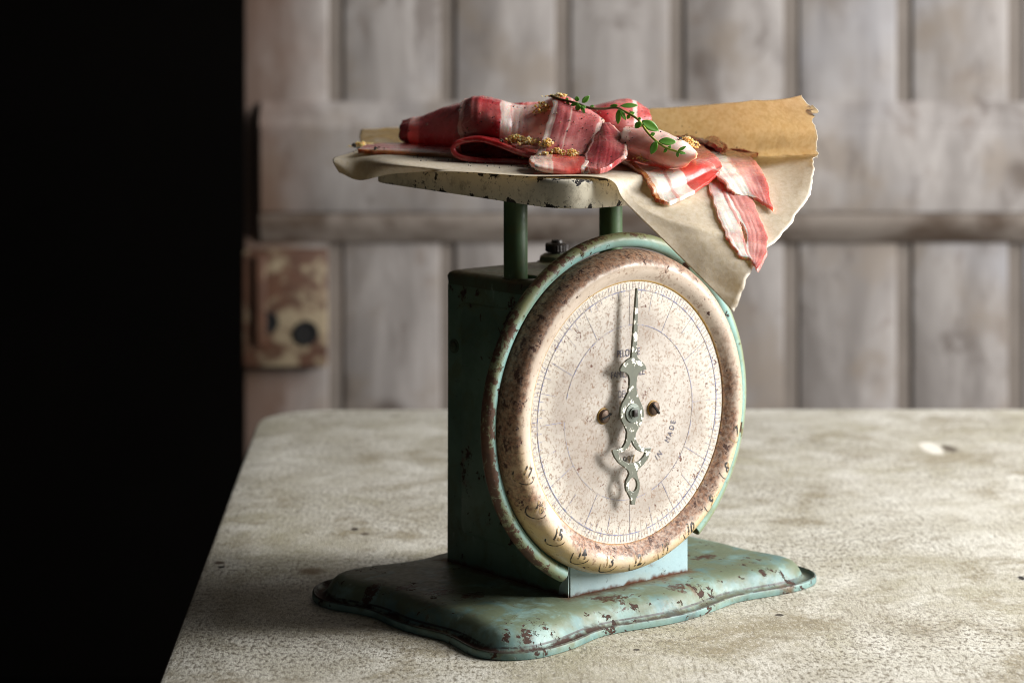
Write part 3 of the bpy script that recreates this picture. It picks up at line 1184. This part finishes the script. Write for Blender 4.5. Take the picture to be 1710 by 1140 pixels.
lathe(bm, [(.0016, .0640), (.0016, .0708)], mt, 20)
obj('pivot', bm, M_hub, pointer, 30)
bm = bmesh.new()
add_box(bm, (hx, -.0732, hz), (.0026, .0014, .0038), .0003)
obj('pivot_pin', bm, M_black, pointer, 30)

# ------------------------------------------------------------------ baking paper
def T(px, py, lift=.0006):
    """point on the tray's top plane under a pixel"""
    # plane through (0,0,tz) in scale axes
    nrm = (S_M.to_3x3() @ Vector((0, -TILT, 1))).normalized()
    o = S_M @ Vector((0, 0, tz(0) + lift))
    r = Vector(((px - 855) / FPX, 1, -py / FPX))
    t = (o - CAM).dot(nrm) / r.dot(nrm)
    return CAM + r * t


prow = [
    [at(566, 288, 1.300), at(556, 266, 1.306), at(580, 257, 1.345), at(597, 250, 1.38), at(605, 243, 1.45), at(601, 230, 1.462), at(604, 217, 1.468)],
    [at(602, 301, 1.285), at(604, 270, 1.295), T(628, 259), T(650, 252), at(668, 243, 1.432), at(664, 228, 1.442), at(668, 215, 1.448)],
    [at(656, 290, 1.270), T(668, 276), T(690, 263), T(730, 252), at(760, 240, 1.41), at(752, 224, 1.418), at(758, 208, 1.423)],
    [T(760, 287), T(775, 282), T(815, 270), T(865, 259), at(905, 243, 1.415), at(912, 220, 1.42), at(915, 197, 1.42)],
    [T(880, 294), T(905, 288), T(950, 279), T(1005, 268), at(1060, 249, 1.385), at(1078, 216, 1.385), at(1085, 184, 1.375)],
    [T(1010, 298), T(1052, 294), T(1105, 290), T(1160, 282), at(1205, 258, 1.345), at(1215, 214, 1.345), at(1212, 174, 1.33)],
    [at(1044, 338, 1.182), at(1084, 325, 1.193), at(1140, 309, 1.210), at(1205, 291, 1.236), at(1262, 263, 1.312), at(1278, 214, 1.315), at(1262, 169, 1.30)],
    [at(1120, 413, 1.145), at(1165, 385, 1.157), at(1213, 358, 1.180), at(1262, 318, 1.215), at(1312, 262, 1.285), at(1322, 214, 1.288), at(1300, 166, 1.27)],
    [at(1225, 521, 1.092), at(1250, 462, 1.11), at(1287, 418, 1.145), at(1345, 335, 1.20), at(1364, 262, 1.255), at(1362, 205, 1.265), at(1344, 160, 1.245)],
]
for r_ in prow:
    r_[4:4] = [r_[3].lerp(r_[4], .86)]
    r_[6:6] = [r_[5].lerp(r_[6], .22)]
NU, NV = 240, 150
g = grid_surface(prow, NU, NV)
rn = random.Random(5)
for j in range(NV):
    for i in range(NU):
        p = g[j][i]
        v = j / (NV - 1)
        u_ = i / (NU - 1)
        # ragged torn end
        if j > NV - 4:
            d = (g[j][i] - g[j - 1][i])
            amt = mnoise.noise(Vector((i * .045, 3.1, 0))) * 1.7 + mnoise.noise(Vector((i * .13, 7.7, 0))) * .8 + mnoise.noise(Vector((i * .31, 1.7, 0))) * .3
            amt += 2.2 * math.exp(-((u_ - .93) / .025) ** 2) - 2.0 * math.exp(-((u_ - .885) / .02) ** 2) - 1.2 * math.exp(-((u_ - .99) / .02) ** 2)
            g[j][i] = p + d.normalized() * amt * .0021 * (j - NV + 4) / 3
        # handling creases
        cr = mnoise.noise(Vector((u_ * 7, v * 9, 1.3))) * .0007 + mnoise.noise(Vector((u_ * 19, v * 22, 4.3))) * .0002
        rd = 1 - abs(mnoise.noise(Vector((u_ * 2.6 + v * 1.2, v * 3.1 - u_ * .8, 8.3)))) * 6
        rd2 = 1 - abs(mnoise.noise(Vector((u_ * 4.4 - v * 2, v * 4.1, 2.3)))) * 7
        cr += max(0, rd) * .0011 + max(0, rd2) * .0007
        if v > .62 or u_ > .75:
            g[j][i] = g[j][i] + Vector((-.3, -.6, .6)) * cr
me = grid_mesh('baking_paper', g)
paper = obj('baking_paper', me, M_paper, None, 80)
tag(paper, 'sheet of brown baking paper with torn ends, draped over the scale tray under the bacon', 'baking paper')
so = paper.modifiers.new('thickness', 'SOLIDIFY')
so.thickness = .00025
so.offset = 0
pverts = [p for row in g for p in row]
pfaces = [tuple(f.vertices) for f in me.polygons]
PBVH = BVHTree.FromPolygons(pverts, pfaces)


def on_paper(px, py, lift=.0012, fallback=1.25):
    r = Vector(((px - 855) / FPX, 1, -py / FPX)).normalized()
    h = PBVH.ray_cast(CAM, r)
    if h[0] is None:
        n = PBVH.find_nearest(at(px, py, fallback))
        return n[0].lerp(at(px, py, n[0].y), 1.0)
    nn = h[1]
    if nn.dot(r) > 0:
        nn = -nn
    return h[0] + nn * lift


# ------------------------------------------------------------------ bacon
BGROUP = 'bacon slices on the baking paper'
food_v, food_f = [], []


def bacon(label, rows, bands, thick=.0022, nu=44, nv=60, wob=.04, marble=.4, seed=0, skip=None, ripple=.0008, pleat=.00022):
    g = grid_surface(rows, nu, nv)
    g2 = [list(r_) for r_ in g]
    thick *= .82
    for j in range(nv):
        for i in range(nu):
            q = g[j][i]
            u_, v_ = i / (nu - 1), j / (nv - 1)
            eu = max(0, abs(u_ - .5) * 2 - .45) / .55
            ev = max(0, abs(v_ - .5) * 2 - .6) / .4
            n1 = mnoise.noise(Vector((q.x * 110 + seed, q.y * 110, q.z * 110)))
            n2 = mnoise.noise(Vector((v_ * 6.5 + seed * 3, u_ * 1.5, 2.2)))
            n3 = mnoise.noise(Vector((v_ * 15 + seed * 3, 5.1 + (u_ > .5) * 4, 1.2)))
            n4 = mnoise.noise(Vector((u_ * 9 + seed * 2, 8.1 + (v_ > .5) * 4, 3.2)))
            n5 = 1 - 2 * abs(mnoise.noise(Vector((u_ * 8 + seed, v_ * 1.3, seed + .5))))
            n5 += .5 * mnoise.noise(Vector((u_ * 21 + seed, v_ * 3, seed + 4.5)))
            q2 = q + Vector((.2, -.7, .7)) * (n5 * pleat + n1 * ripple + n2 * ripple * 1.1 * (.3 + eu))
            du = (g[j][min(i + 1, nu - 1)] - g[j][max(i - 1, 0)]).normalized() * (1 if u_ > .5 else -1)
            dv = (g[min(j + 1, nv - 1)][i] - g[max(j - 1, 0)][i]).normalized() * (1 if v_ > .5 else -1)
            q2 = q2 + du * n3 * .0013 * eu * eu + dv * n4 * .0014 * ev * ev
            g2[j][i] = q2
    g = g2
    # uneven outline
    me = grid_mesh('bacon_slice', g, skip)
    m = bacon_mat('bacon_meat', bands, wob, marble, seed)
    o = obj('bacon_slice', me, m, None, 80)
    tag(o, label, 'bacon slice', BGROUP)
    s = o.modifiers.new('thickness', 'SOLIDIFY')
    s.thickness = thick
    s.offset = 0
    b = o.modifiers.new('soft_edge', 'BEVEL')
    b.width = thick * .28
    b.segments = 2
    b.limit_method = 'ANGLE'
    b.angle_limit = R(50)
    b0 = len(food_v)
    food_v.extend(p for row in g for p in row)
    food_f.extend(tuple(b0 + q for q in f.vertices) for f in me.polygons)
    return o


def P(*t):
    return [at(*q) for q in t]


# flat slice at the left end
bacon('flat thin slice at the left end of the paper with brown rind edge',
      [[T(598, 253, .0018), T(603, 250, .002), T(608, 247, .002), T(612, 244, .002)],
       [T(640, 256, .0018), T(645, 251, .003), T(650, 246, .003), T(652, 242, .002)],
       [T(700, 258, .0018), T(704, 252, .003), T(708, 246, .003), T(712, 242, .002)],
       [T(770, 262, .0018), T(774, 254, .003), T(778, 247, .003), T(780, 242, .002)]],
      [(0, RIND), (.08, FATP), (.3, PINK), (.5, LEAN)], .0028, seed=1, ripple=.0003)
# rolled slice behind-left
bacon('rolled dull pink slice tapering to the left end of the pile',
      [P((682, 238, 1.362), (706, 243, 1.352), (735, 247, 1.342), (765, 248, 1.33), (800, 246, 1.32)),
       P((669, 230, 1.352), (700, 236, 1.340), (732, 238, 1.328), (768, 236, 1.312), (805, 228, 1.302)),
       P((668, 216, 1.352), (698, 215, 1.340), (730, 209, 1.328), (768, 198, 1.312), (805, 192, 1.302)),
       P((672, 204, 1.362), (700, 199, 1.352), (730, 188, 1.342), (768, 176, 1.328), (805, 170, 1.318)),
       P((680, 203, 1.376), (706, 198, 1.37), (735, 190, 1.362), (770, 178, 1.348), (805, 172, 1.34)),
       P((684, 220, 1.384), (710, 218, 1.382), (738, 212, 1.378), (772, 205, 1.365), (805, 200, 1.36))],
      [(0, lin('8c2a2e')), (.13, lin('dba398')), (.27, lin('bb6465')), (.72, lin('ad4f51')), (.86, lin('e2b2a5'))], .0024, seed=2, marble=.25)
# big red and white slice folded over the top
bacon('dark red slice with a broad white fat band folded over the top of the pile',
      [P((778, 243, 1.292), (805, 246, 1.286), (835, 247, 1.282), (862, 246, 1.280), (890, 246, 1.280), (918, 244, 1.282)),
       P((768, 226, 1.284), (800, 229, 1.276), (832, 231, 1.272), (858, 232, 1.272), (888, 226, 1.272), (920, 222, 1.274)),
       P((766, 203, 1.284), (798, 200, 1.276), (832, 203, 1.272), (860, 207, 1.274), (890, 204, 1.274), (924, 196, 1.274)),
       P((770, 178, 1.294), (798, 172, 1.288), (832, 177, 1.286), (862, 184, 1.288), (892, 183, 1.286), (924, 172, 1.284)),
       P((776, 167, 1.308), (800, 164, 1.304), (832, 170, 1.302), (864, 178, 1.304), (894, 178, 1.302), (924, 166, 1.298)),
       P((782, 172, 1.328), (804, 170, 1.326), (835, 176, 1.324), (866, 184, 1.326), (896, 184, 1.324), (924, 174, 1.32)),
       P((786, 198, 1.338), (806, 196, 1.338), (838, 200, 1.336), (868, 206, 1.336), (898, 204, 1.334), (924, 198, 1.33))],
      [(0, lin('e0a99c')), (.05, lin('a3242b')), (.42, lin('f0d0c3')), (.53, lin('d99a90')), (.555, lin('eec9bb')), (.70, lin('dda196')), (.76, lin('ebc0b1'))], .0024, seed=3, wob=.035, marble=.35, nu=80, pleat=.0007)
# folded dark slice showing its loop
D_ = [((905, 271), 1.256), ((870, 270), 1.256), ((830, 269), 1.257), ((795, 268), 1.258), ((766, 262), 1.260), ((756, 250), 1.262), ((766, 239), 1.262), ((793, 233), 1.260),
      ((822, 238), 1.256), ((850, 248), 1.251), ((880, 259), 1.247), ((912, 264), 1.245)]
bacon('deep red slice folded double with its open loop facing front, under the top fold',
      [[at(p[0], p[1], y), at(p[0] + 2, p[1] * (y / (y + .011)), y + .011), at(p[0] + 5, p[1] * (y / (y + .025)), y + .025), at(p[0] + 8, p[1] * (y / (y + .04)) + 1, y + .04)] for p, y in D_],
      [(0, lin('a82a2c')), (.25, lin('9a2026')), (.6, DEEP)], .0036, nu=24, nv=110, seed=4, marble=.3)
bacon('dark red inner layer seen inside the open loop of the folded slice',
      [P((770, 246, 1.278), (772, 256, 1.274), (774, 266, 1.272)), P((820, 244, 1.275), (822, 255, 1.271), (824, 267, 1.268)), P((880, 252, 1.268), (882, 260, 1.265), (884, 269, 1.262))],
      [(0, DEEP), (.5, lin('7a181c'))], .003, nu=16, nv=24, seed=15)
# pale layer glimpsed behind the loop
bacon('pale pink slice lying flat between the folded loop and striped slice',
      [P((845, 236, 1.272), (850, 240, 1.262), (862, 247, 1.252)), P((885, 232, 1.268), (892, 239, 1.258), (905, 250, 1.248)), P((925, 232, 1.264), (930, 242, 1.254), (935, 255, 1.244))],
      [(0, FATP), (.5, PINK)], .002, nu=20, nv=24, seed=5)
# striped draped slice
bacon('pink slice with two thin white stripes draped down the front of the pile',
      [P((928, 190, 1.315), (955, 195, 1.315), (985, 205, 1.31), (1012, 218, 1.30)),
       P((926, 172, 1.302), (950, 172, 1.302), (978, 188, 1.295), (1008, 206, 1.285)),
       P((924, 163, 1.284), (944, 163, 1.284), (972, 178, 1.280), (1006, 203, 1.268)),
       P((922, 178, 1.268), (944, 178, 1.266), (972, 188, 1.264), (1006, 210, 1.256)),
       P((915, 205, 1.258), (940, 207, 1.255), (968, 213, 1.252), (1000, 225, 1.247)),
       P((906, 234, 1.248), (932, 236, 1.244), (960, 240, 1.242), (992, 245, 1.238)),
       P((896, 260, 1.236), (924, 262, 1.230), (952, 264, 1.228), (982, 264, 1.228))],
      [(0, lin('efcfc2')), (.15, lin('c66a6a')), (.44, lin('e9bdb0')), (.47, lin('cc7673')), (.93, lin('e9bfb2'))], .0022, seed=6, wob=.03, marble=.15)
# dark pink flap
bacon('thick dusky pink flap with pale fat edge, leaning on the striped slice',
      [P((1003, 213, 1.256), (1009, 209, 1.256), (1016, 208, 1.258)),
       P((990, 238, 1.238), (1012, 228, 1.240), (1034, 226, 1.246)),
       P((980, 260, 1.222), (1014, 250, 1.224), (1047, 243, 1.232)),
       P((978, 281, 1.203), (1010, 279, 1.203), (1046, 258, 1.218)),
       P((983, 286, 1.198), (1010, 284, 1.198), (1043, 262, 1.214))],
      [(0, lin('e3aea3')), (.06, lin('ab4044')), (.93, lin('e9b9ac'))], .0034, seed=7, marble=.25)
# small rounded end piece
bacon('short stub with pale left half and shiny red tip at tray front',
      [P((888, 264, 1.232), (912, 261, 1.232), (942, 262, 1.232), (972, 264, 1.23)),
       P((885, 268, 1.222), (910, 267, 1.220), (944, 267, 1.219), (980, 268, 1.218)),
       P((887, 273, 1.210), (912, 276, 1.208), (944, 278, 1.207), (982, 274, 1.208)),
       P((893, 279, 1.202), (914, 284, 1.200), (945, 287, 1.199), (976, 284, 1.201)),
       P((900, 282, 1.204), (916, 287, 1.203), (946, 290, 1.202), (972, 288, 1.204))],
      [(0, lin('ecc3b4')), (.45, lin('cf4b42')), (.95, lin('f0c9bb'))], .0034, seed=8, marble=.2)
# back roll
bacon('bright red rolled slice with a white fat top at the back of the pile',
      [P((975, 232, 1.302), (1010, 232, 1.302), (1040, 228, 1.302), (1062, 224, 1.305), (1083, 216, 1.312)),
       P((974, 212, 1.296), (1010, 212, 1.294), (1040, 212, 1.294), (1064, 208, 1.298), (1086, 202, 1.308)),
       P((976, 192, 1.302), (1010, 188, 1.300), (1040, 188, 1.302), (1064, 188, 1.306), (1084, 189, 1.314)),
       P((982, 181, 1.318), (1012, 174, 1.316), (1042, 169, 1.318), (1064, 173, 1.322), (1080, 182, 1.328)),
       P((986, 186, 1.338), (1014, 178, 1.338), (1044, 174, 1.338), (1064, 180, 1.34), (1078, 190, 1.342))],
      [(0, lin('b23437')), (.66, lin('f3d6c8')), (.73, lin('b8403f'))], .0024, seed=9, marble=.2)
# pale cone roll
bacon('pale pink slice rolled into a cone pointing right, with thyme lying across it',
      [P((1030, 262, 1.243), (1062, 268, 1.236), (1090, 275, 1.228), (1118, 279, 1.220), (1140, 278, 1.214)),
       P((1034, 246, 1.234), (1066, 254, 1.226), (1096, 265, 1.217), (1126, 272, 1.209), (1152, 270, 1.206)),
       P((1038, 228, 1.236), (1072, 233, 1.228), (1104, 243, 1.219), (1138, 254, 1.211), (1164, 260, 1.207)),
       P((1042, 216, 1.248), (1078, 217, 1.241), (1110, 226, 1.232), (1142, 241, 1.223), (1162, 255, 1.216)),
       P((1046, 217, 1.266), (1082, 218, 1.260), (1114, 227, 1.250), (1144, 242, 1.240), (1160, 256, 1.232)),
       P((1048, 238, 1.276), (1084, 240, 1.270), (1116, 246, 1.262), (1142, 254, 1.252), (1156, 262, 1.244))],
      [(0, FATP), (.1, lin('dd9c92')), (.40, lin('ecc4b6')), (.62, lin('f0d0c2')), (.76, FAT), (.975, lin('d9a878'))], .0022, seed=10, wob=.05, marble=.15)
# slices lying over the front edge, on the paper
L1 = .0016


def O(*t, lift=L1):
    return [on_paper(a, b, lift + (c[0] if c else 0)) for a, b, *c in t]


bacon('slice with pink tip lying at the far right, flat against the upright paper',
      [O((1172, 262), (1180, 256), (1188, 250)), O((1205, 264), (1210, 258), (1214, 249)), O((1236, 268), (1240, 261), (1243, 252)), O((1262, 265), (1265, 263), (1267, 260))],
      [(0, FATP), (.2, lin('b4474a')), (.8, lin('9a3038'))], .0028, nu=20, nv=30, seed=11)
pa, pb, pc = on_paper(1200, 345), on_paper(1255, 360), on_paper(1222, 432)
pn = (pb - pa).cross(pc - pa).normalized()


def OL(*t):
    out = []
    for px, py in t:
        r = Vector(((px - 855) / FPX, 1, -py / FPX))
        out.append(CAM + r * ((pa - CAM).dot(pn) / r.dot(pn)))
    return out


bacon('long pink slice hanging lowest on the paper, with split pale fat strip',
      [O((1172, 290), (1190, 287), (1206, 286), (1228, 292)),
       OL((1187, 325), (1203, 322), (1222, 320), (1250, 325)),
       OL((1197, 358), (1217, 355), (1240, 352), (1267, 362)),
       OL((1211, 392), (1233, 390), (1256, 388), (1280, 396)),
       OL((1225, 416), (1240, 417), (1258, 420), (1279, 425)),
       OL((1238, 430), (1250, 433), (1258, 442), (1265, 452))],
      [(0, FATP), (.06, lin('fbeadd')), (.40, lin('e8a79d')), (.47, lin('fbeadd')), (.54, lin('e8a198')), (.8, lin('e3968d'))], .0022, seed=12, wob=.035, marble=.12,  # right-hand slices paler: the stronger light there is put into their colours
      skip=lambda a, b: ((a - .47) / .045) ** 2 + ((b - .62) / .12) ** 2 < 1)
bacon('slice with blunt pale fat end and pink lean, pointing right on paper',
      [O((1158, 262, .002), (1178, 256, .002), (1198, 252, .002), (1222, 252, .002)),
       O((1177, 281, .002), (1200, 273, .002), (1225, 267, .002), (1252, 276, .002)),
       O((1194, 304, .002), (1220, 300, .002), (1246, 293, .002), (1273, 303, .002)),
       O((1214, 323, .001), (1240, 324, .001), (1262, 322, .001), (1282, 325, .001)),
       O((1226, 331), (1252, 335), (1274, 344), (1291, 357))],
      [(0, FATP), (.05, lin('fbeadd')), (.42, FATP), (.46, lin('e8a098')), (.8, lin('df8a82'))], .0024, seed=13, wob=.03, marble=.12)
bacon('small folded strip with thick white and red cut edge, right of the cone roll',
      [O((1140, 240, .009), (1165, 243, .009), (1190, 250, .007), (1214, 261, .004)),
       O((1142, 247, .011), (1166, 251, .011), (1190, 257, .008), (1212, 264, .005)),
       O((1146, 256, .009), (1168, 262, .009), (1188, 267, .007), (1206, 270, .004))],
      [(0, FATP), (.3, lin('fbeadd')), (.55, lin('c75b52')), (.9, lin('b9483f'))], .003, nu=36, nv=20, seed=17)
bacon('thin red and pink slice peeping out behind the white fat of the top fold',
      [P((848, 200, 1.33), (880, 200, 1.33), (925, 190, 1.33)), P((850, 177, 1.325), (885, 174, 1.325), (926, 176, 1.325)), P((852, 182, 1.34), (886, 178, 1.34), (927, 180, 1.34))],
      [(0, lin('a8383a')), (.35, PINK), (.7, FATP)], .0024, nu=30, nv=24, seed=18)
bacon('broad slice with amber rind and round red lean eye over the tray edge',
      [O((1010, 274, .001), (1044, 268, .002), (1078, 266, .003), (1105, 262, .004), (1132, 258, .004)),
       O((1050, 284, .001), (1076, 279, .002), (1102, 275, .003), (1132, 271, .004), (1168, 264, .005)),
       O((1076, 309, .001), (1099, 302, .001), (1123, 297, .002), (1156, 291, .004), (1192, 282, .005)),
       O((1092, 333), (1113, 329), (1137, 321, .001), (1167, 311, .003), (1202, 296, .004)),
       O((1104, 343), (1122, 344), (1150, 333, .001), (1174, 322, .002), (1198, 304, .003))],
      [(0, RIND), (.06, lin('f3d8c6')), (.12, lin('fae9dc')), (.31, lin('e6b3a5')), (.36, lin('fae6d9')), (.58, lin('d0473d')), (.96, lin('b8423a'))], .0026, seed=14, wob=.035, marble=.7)

# ------------------------------------------------------------------ sugar, pepper, thyme
FBVH = BVHTree.FromPolygons(pverts + food_v, pfaces + [tuple(len(pverts) + q for q in f) for f in food_f])


def on_food(px, py, lift=.001):
    r = Vector(((px - 855) / FPX, 1, -py / FPX)).normalized()
    h = FBVH.ray_cast(CAM, r)
    if h[0] is None:
        return None, None
    nn = h[1]
    if nn.dot(r) > 0:
        nn = -nn
    return h[0] + nn * lift, nn


k = NT('brown_sugar', .5, .35)
k.color(k.mix(k.sstep(k.noise(1000, 2), .35, .65), lin('d8933c'), lin('f6dba4')))
k.sss(.6, (.004, .002, .0008))
k.bump(k.noise(1500, 2), .0002)
M_sugar = k.m
k = NT('cracked_pepper_skin', .6)
k.color(k.mix(k.sstep(k.noise(900, 3), .55, .62), lin('1a1512'), lin('d8c79a')))
M_pep = k.m
k = NT('pepper_specks', .6)
k.color(k.mix(k.sstep(k.noise(700, 2), .58, .62), lin('19120f'), lin('c9b58a')))
M_speck = k.m


def crumb(label, px, py, wpx, hpx, n, name='sugar_clump', cat='sugar crumb', group='brown sugar clumps on the bacon', mat=None, seed=0, bit=(.00035, .0009), Y=None):
    p, nn = on_food(px, py, .0)
    if p is None or Y:
        p = at(px, py + (hpx * .5 if Y else 0), Y or 1.365)
        nn = Vector((0, -.5, .8))
    sc = p.y / FPX
    rn = random.Random(seed + int(px * 7 + py))
    bm = bmesh.new()
    for _ in range(n * (3 if mat is None else 1)):
        a, b, c = rn.gauss(0, .36), rn.gauss(0, .36), rn.random() ** 1.3
        off = Vector((a * wpx * sc, b * min(wpx, hpx) * sc * .8, 0))
        off.z += c * hpx * sc * (1 - .6 * min(1, abs(a)))
        r_ = rn.uniform(*bit)
        mt = Matrix.Translation(p + off + Vector((0, -.0009, .0006))) @ Matrix.Rotation(rn.uniform(0, 6), 4, Vector((rn.random(), rn.random(), rn.random() + .1)).normalized()) @ Matrix.Diagonal((1, rn.uniform(.7, 1.2), rn.uniform(.6, 1), 1))
        q = bmesh.ops.create_icosphere(bm, subdivisions=1, radius=r_, matrix=mt)
        for v in q['verts']:
            v.co += Vector((rn.uniform(-1, 1), rn.uniform(-1, 1), rn.uniform(-1, 1))) * r_ * .22
    o = obj(name, bm, mat or M_sugar, None, 25)
    tag(o, label, cat, group)
    return o


SUG = [(862, 240, 28, 14, 60, 'largest amber sugar clump on the deep red loop, beside a peppercorn'),
       (884, 243, 18, 13, 36, 'amber sugar clump right of the largest one on the deep red loop'),
       (914, 246, 15, 13, 30, 'sugar clump on the lower left of the white striped slice'),
       (954, 264, 16, 15, 36, 'sunlit golden sugar clump standing above the red tipped stub'),
       (929, 258, 16, 10, 22, 'dark sugar clump mixed with pepper under the striped slice'),
       (911, 263, 12, 7, 16, 'small orange sugar crumb beside the pale end of the stub'),
       (878, 266, 13, 8, 20, 'dull sugar crumb on the paper, left of the stub'),
       (1084, 270, 26, 16, 56, 'wide sugar clump under the pale cone roll, above the amber rind'),
       (1145, 238, 26, 18, 64, 'tall golden sugar clump behind the cone roll, against the paper'),
       (905, 190, 20, 20, 34, 'flat melted sugar patch on the white fat of the top fold'),
       (932, 164, 20, 6, 24, 'thin sugar crust along the top edge of the striped slice'),
       (1036, 222, 16, 15, 32, 'sugar clump in the hollow at the left end of the cone roll'),
       (1062, 214, 26, 6, 26, 'line of sugar grains along the ridge of the cone roll, by the thyme'),
       (605, 247, 22, 9, 34, 'orange sugar clump at the far left end of the flat slice')]
for a in SUG:
    crumb(a[5], *a[:5], Y=1.236 if a[0] == 1145 else None)
PEP = [(592, 246, 9, 6, 'black peppercorn piece at the very left tip of the paper'),
       (602, 249, 8, 5, 'black peppercorn piece just right of the one on the left tip'),
       (628, 252, 11, 6, 'split peppercorn on the paper in front of the flat slice'),
       (818, 238, 13, 10, 'large black peppercorn piece on the red loop, left of the sugar'),
       (836, 240, 9, 9, 'pale cracked peppercorn touching the largest sugar clump'),
       (797, 271, 16, 8, 'pale cracked peppercorn on the paper under the red loop'),
       (970, 264, 10, 5, 'black peppercorn piece between the stub and the dusky flap'),
       (1137, 237, 9, 8, 'black peppercorn piece stuck to the tall sugar clump')]
for x, y, a, b, lb in PEP:
    crumb(lb, x, y, a * .7, b * .7, 7, 'peppercorn_piece', 'peppercorn', 'cracked peppercorns on the food', M_pep, 3, (.0005, .0011))

# fine pepper scattered everywhere: nobody could count it
bm = bmesh.new()
rn = random.Random(11)
zones = [((760, 165, 860, 235), 46), ((855, 175, 925, 240), 26), ((925, 165, 1010, 262), 60), ((985, 205, 1048, 280), 34), ((985, 175, 1080, 215), 40),
         ((1040, 205, 1165, 225), 18), ((690, 262, 830, 272), 40), ((780, 262, 900, 284), 60), ((590, 243, 660, 262), 16), ((900, 255, 990, 270), 40),
         ((670, 190, 770, 225), 8), ((1030, 215, 1060, 260), 12), ((1170, 245, 1262, 264), 8), ((1000, 215, 1030, 240), 26)]
for (x0, y0, x1, y1), n in zones:
    for _ in range(n):
        px, py = rn.uniform(x0, x1), rn.uniform(y0, y1)
        p, nn = on_food(px, py, .0012)
        if p is None:
            continue
        r_ = rn.choice((.00022, .00028, .00035, .0005))
        q = bmesh.ops.create_icosphere(bm, subdivisions=1, radius=r_, matrix=Matrix.Translation(p) @ Matrix.Rotation(rn.uniform(0, 6), 4, 'X') @ Matrix.Diagonal((1, rn.uniform(.6, 1.4), .7, 1)))
sp = obj('pepper_specks', bm, M_speck, None, None)
tag(sp, 'fine cracked pepper scattered over the bacon and the paper', 'pepper', None, 'stuff')

# thyme
k = NT('thyme_leaf', .42)
nv_ = k.noise(300, 3)
k.color(k.mix(nv_, lin('3f6b1f'), lin('5c8a2c')))
k.sss(.2, (.001, .002, .0005))
M_leaf = k.m
k = NT('thyme_stem', .5)
x_ = k.xyz(k.obj)[0]
k.color(k.mix(k.sstep(x_, -.012, .002), lin('54401f'), lin('a3ac45')))
M_stem = k.m
thy = thing('thyme_sprig', 'small green thyme sprig lying across the top of the bacon', 'herb sprig', at(1060, 205, 1.24))


def rel(p):
    return p - thy.location


stem_px = [(920, 160, 1.276), (935, 166, 1.272), (960, 172, 1.266), (982, 180, 1.262), (1005, 182, 1.262), (1028, 180, 1.262), (1042, 186, 1.252), (1062, 197, 1.238), (1072, 208, 1.228),
           (1082, 222, 1.219), (1096, 236, 1.210), (1112, 247, 1.204), (1130, 253, 1.200), (1138, 256, 1.1985)]
sp_ = catmull([rel(at(*q)) for q in stem_px], 60)
bm = bmesh.new()
tube(bm, sp_, [.0008 - .00025 * i / 59 for i in range(60)], 10)
obj('stem', bm, M_stem, thy, 60)


def leaf(bx, by, ex, ey, wpx, Y, dY=0.0, curl=.25, tilt=0.0):
    a, b = rel(at(bx, by, Y)), rel(at(ex, ey, Y + dY))
    d = b - a
    L_ = d.length
    d.normalize()
    view = Vector((0, -1, .25 + tilt)).normalized()
    s = d.cross(view).normalized()
    nrm = s.cross(d).normalized()
    wd = wpx * Y / FPX / 2
    rows = []
    for t in range(11):
        f = t / 10
        wv = wd * (math.sin(math.pi * min(1, f * .94 + .05)) ** .8) * (1.0 if f > .12 else .35 + f * 5)
        cen = a + d * L_ * f + nrm * (-.18 * L_ * f * f)
        rows.append([cen + s * wv * q + nrm * (curl * wv * (abs(q) - .4)) for q in (-1, -.55, 0, .55, 1)])
    bm = bmesh.new()
    vv = [[bm.verts.new(p) for p in r] for r in rows]
    for i in range(10):
        for j in range(4):
            bm.faces.new((vv[i][j], vv[i][j + 1], vv[i + 1][j + 1], vv[i + 1][j]))
    o = obj('leaf', bm, M_leaf, thy, 80)
    m = o.modifiers.new('thickness', 'SOLIDIFY')
    m.thickness = .00028
    return o


LEAVES = [(964, 170, 963, 161, 8, 1.265), (966, 172, 952, 176, 6, 1.264), (972, 172, 984, 160, 9, 1.264), (966, 174, 964, 186, 9, 1.262), (970, 176, 977, 190, 6, 1.261), (972, 178, 979, 180, 6, 1.261),
          (1036, 177, 1066, 175, 8, 1.255), (1033, 183, 1032, 208, 9, 1.250), (1036, 184, 1046, 201, 7, 1.248), (1032, 176, 1018, 177, 5, 1.256), (1036, 184, 1030, 190, 6, 1.249),
          (1070, 204, 1060, 214, 10, 1.225), (1072, 202, 1101, 218, 16, 1.226), (1067, 200, 1069, 196, 5, 1.226),
          (1100, 236, 1130, 236, 13, 1.206), (1096, 236, 1087, 258, 12, 1.205), (1132, 252, 1146, 244, 5, 1.198), (1132, 254, 1146, 256, 5, 1.198), (1131, 254, 1132, 263, 5, 1.198)]
LEAVES += [(948, 169, 946, 163, 5, 1.269), (950, 170, 944, 176, 5, 1.268), (985, 180, 992, 176, 5, 1.262), (1050, 190, 1060, 188, 6, 1.245), (1052, 191, 1047, 199, 6, 1.244),
           (1086, 226, 1094, 222, 6, 1.215), (1116, 249, 1120, 243, 5, 1.203), (1114, 248, 1108, 255, 5, 1.203)]
for l in LEAVES:
    leaf(*l)
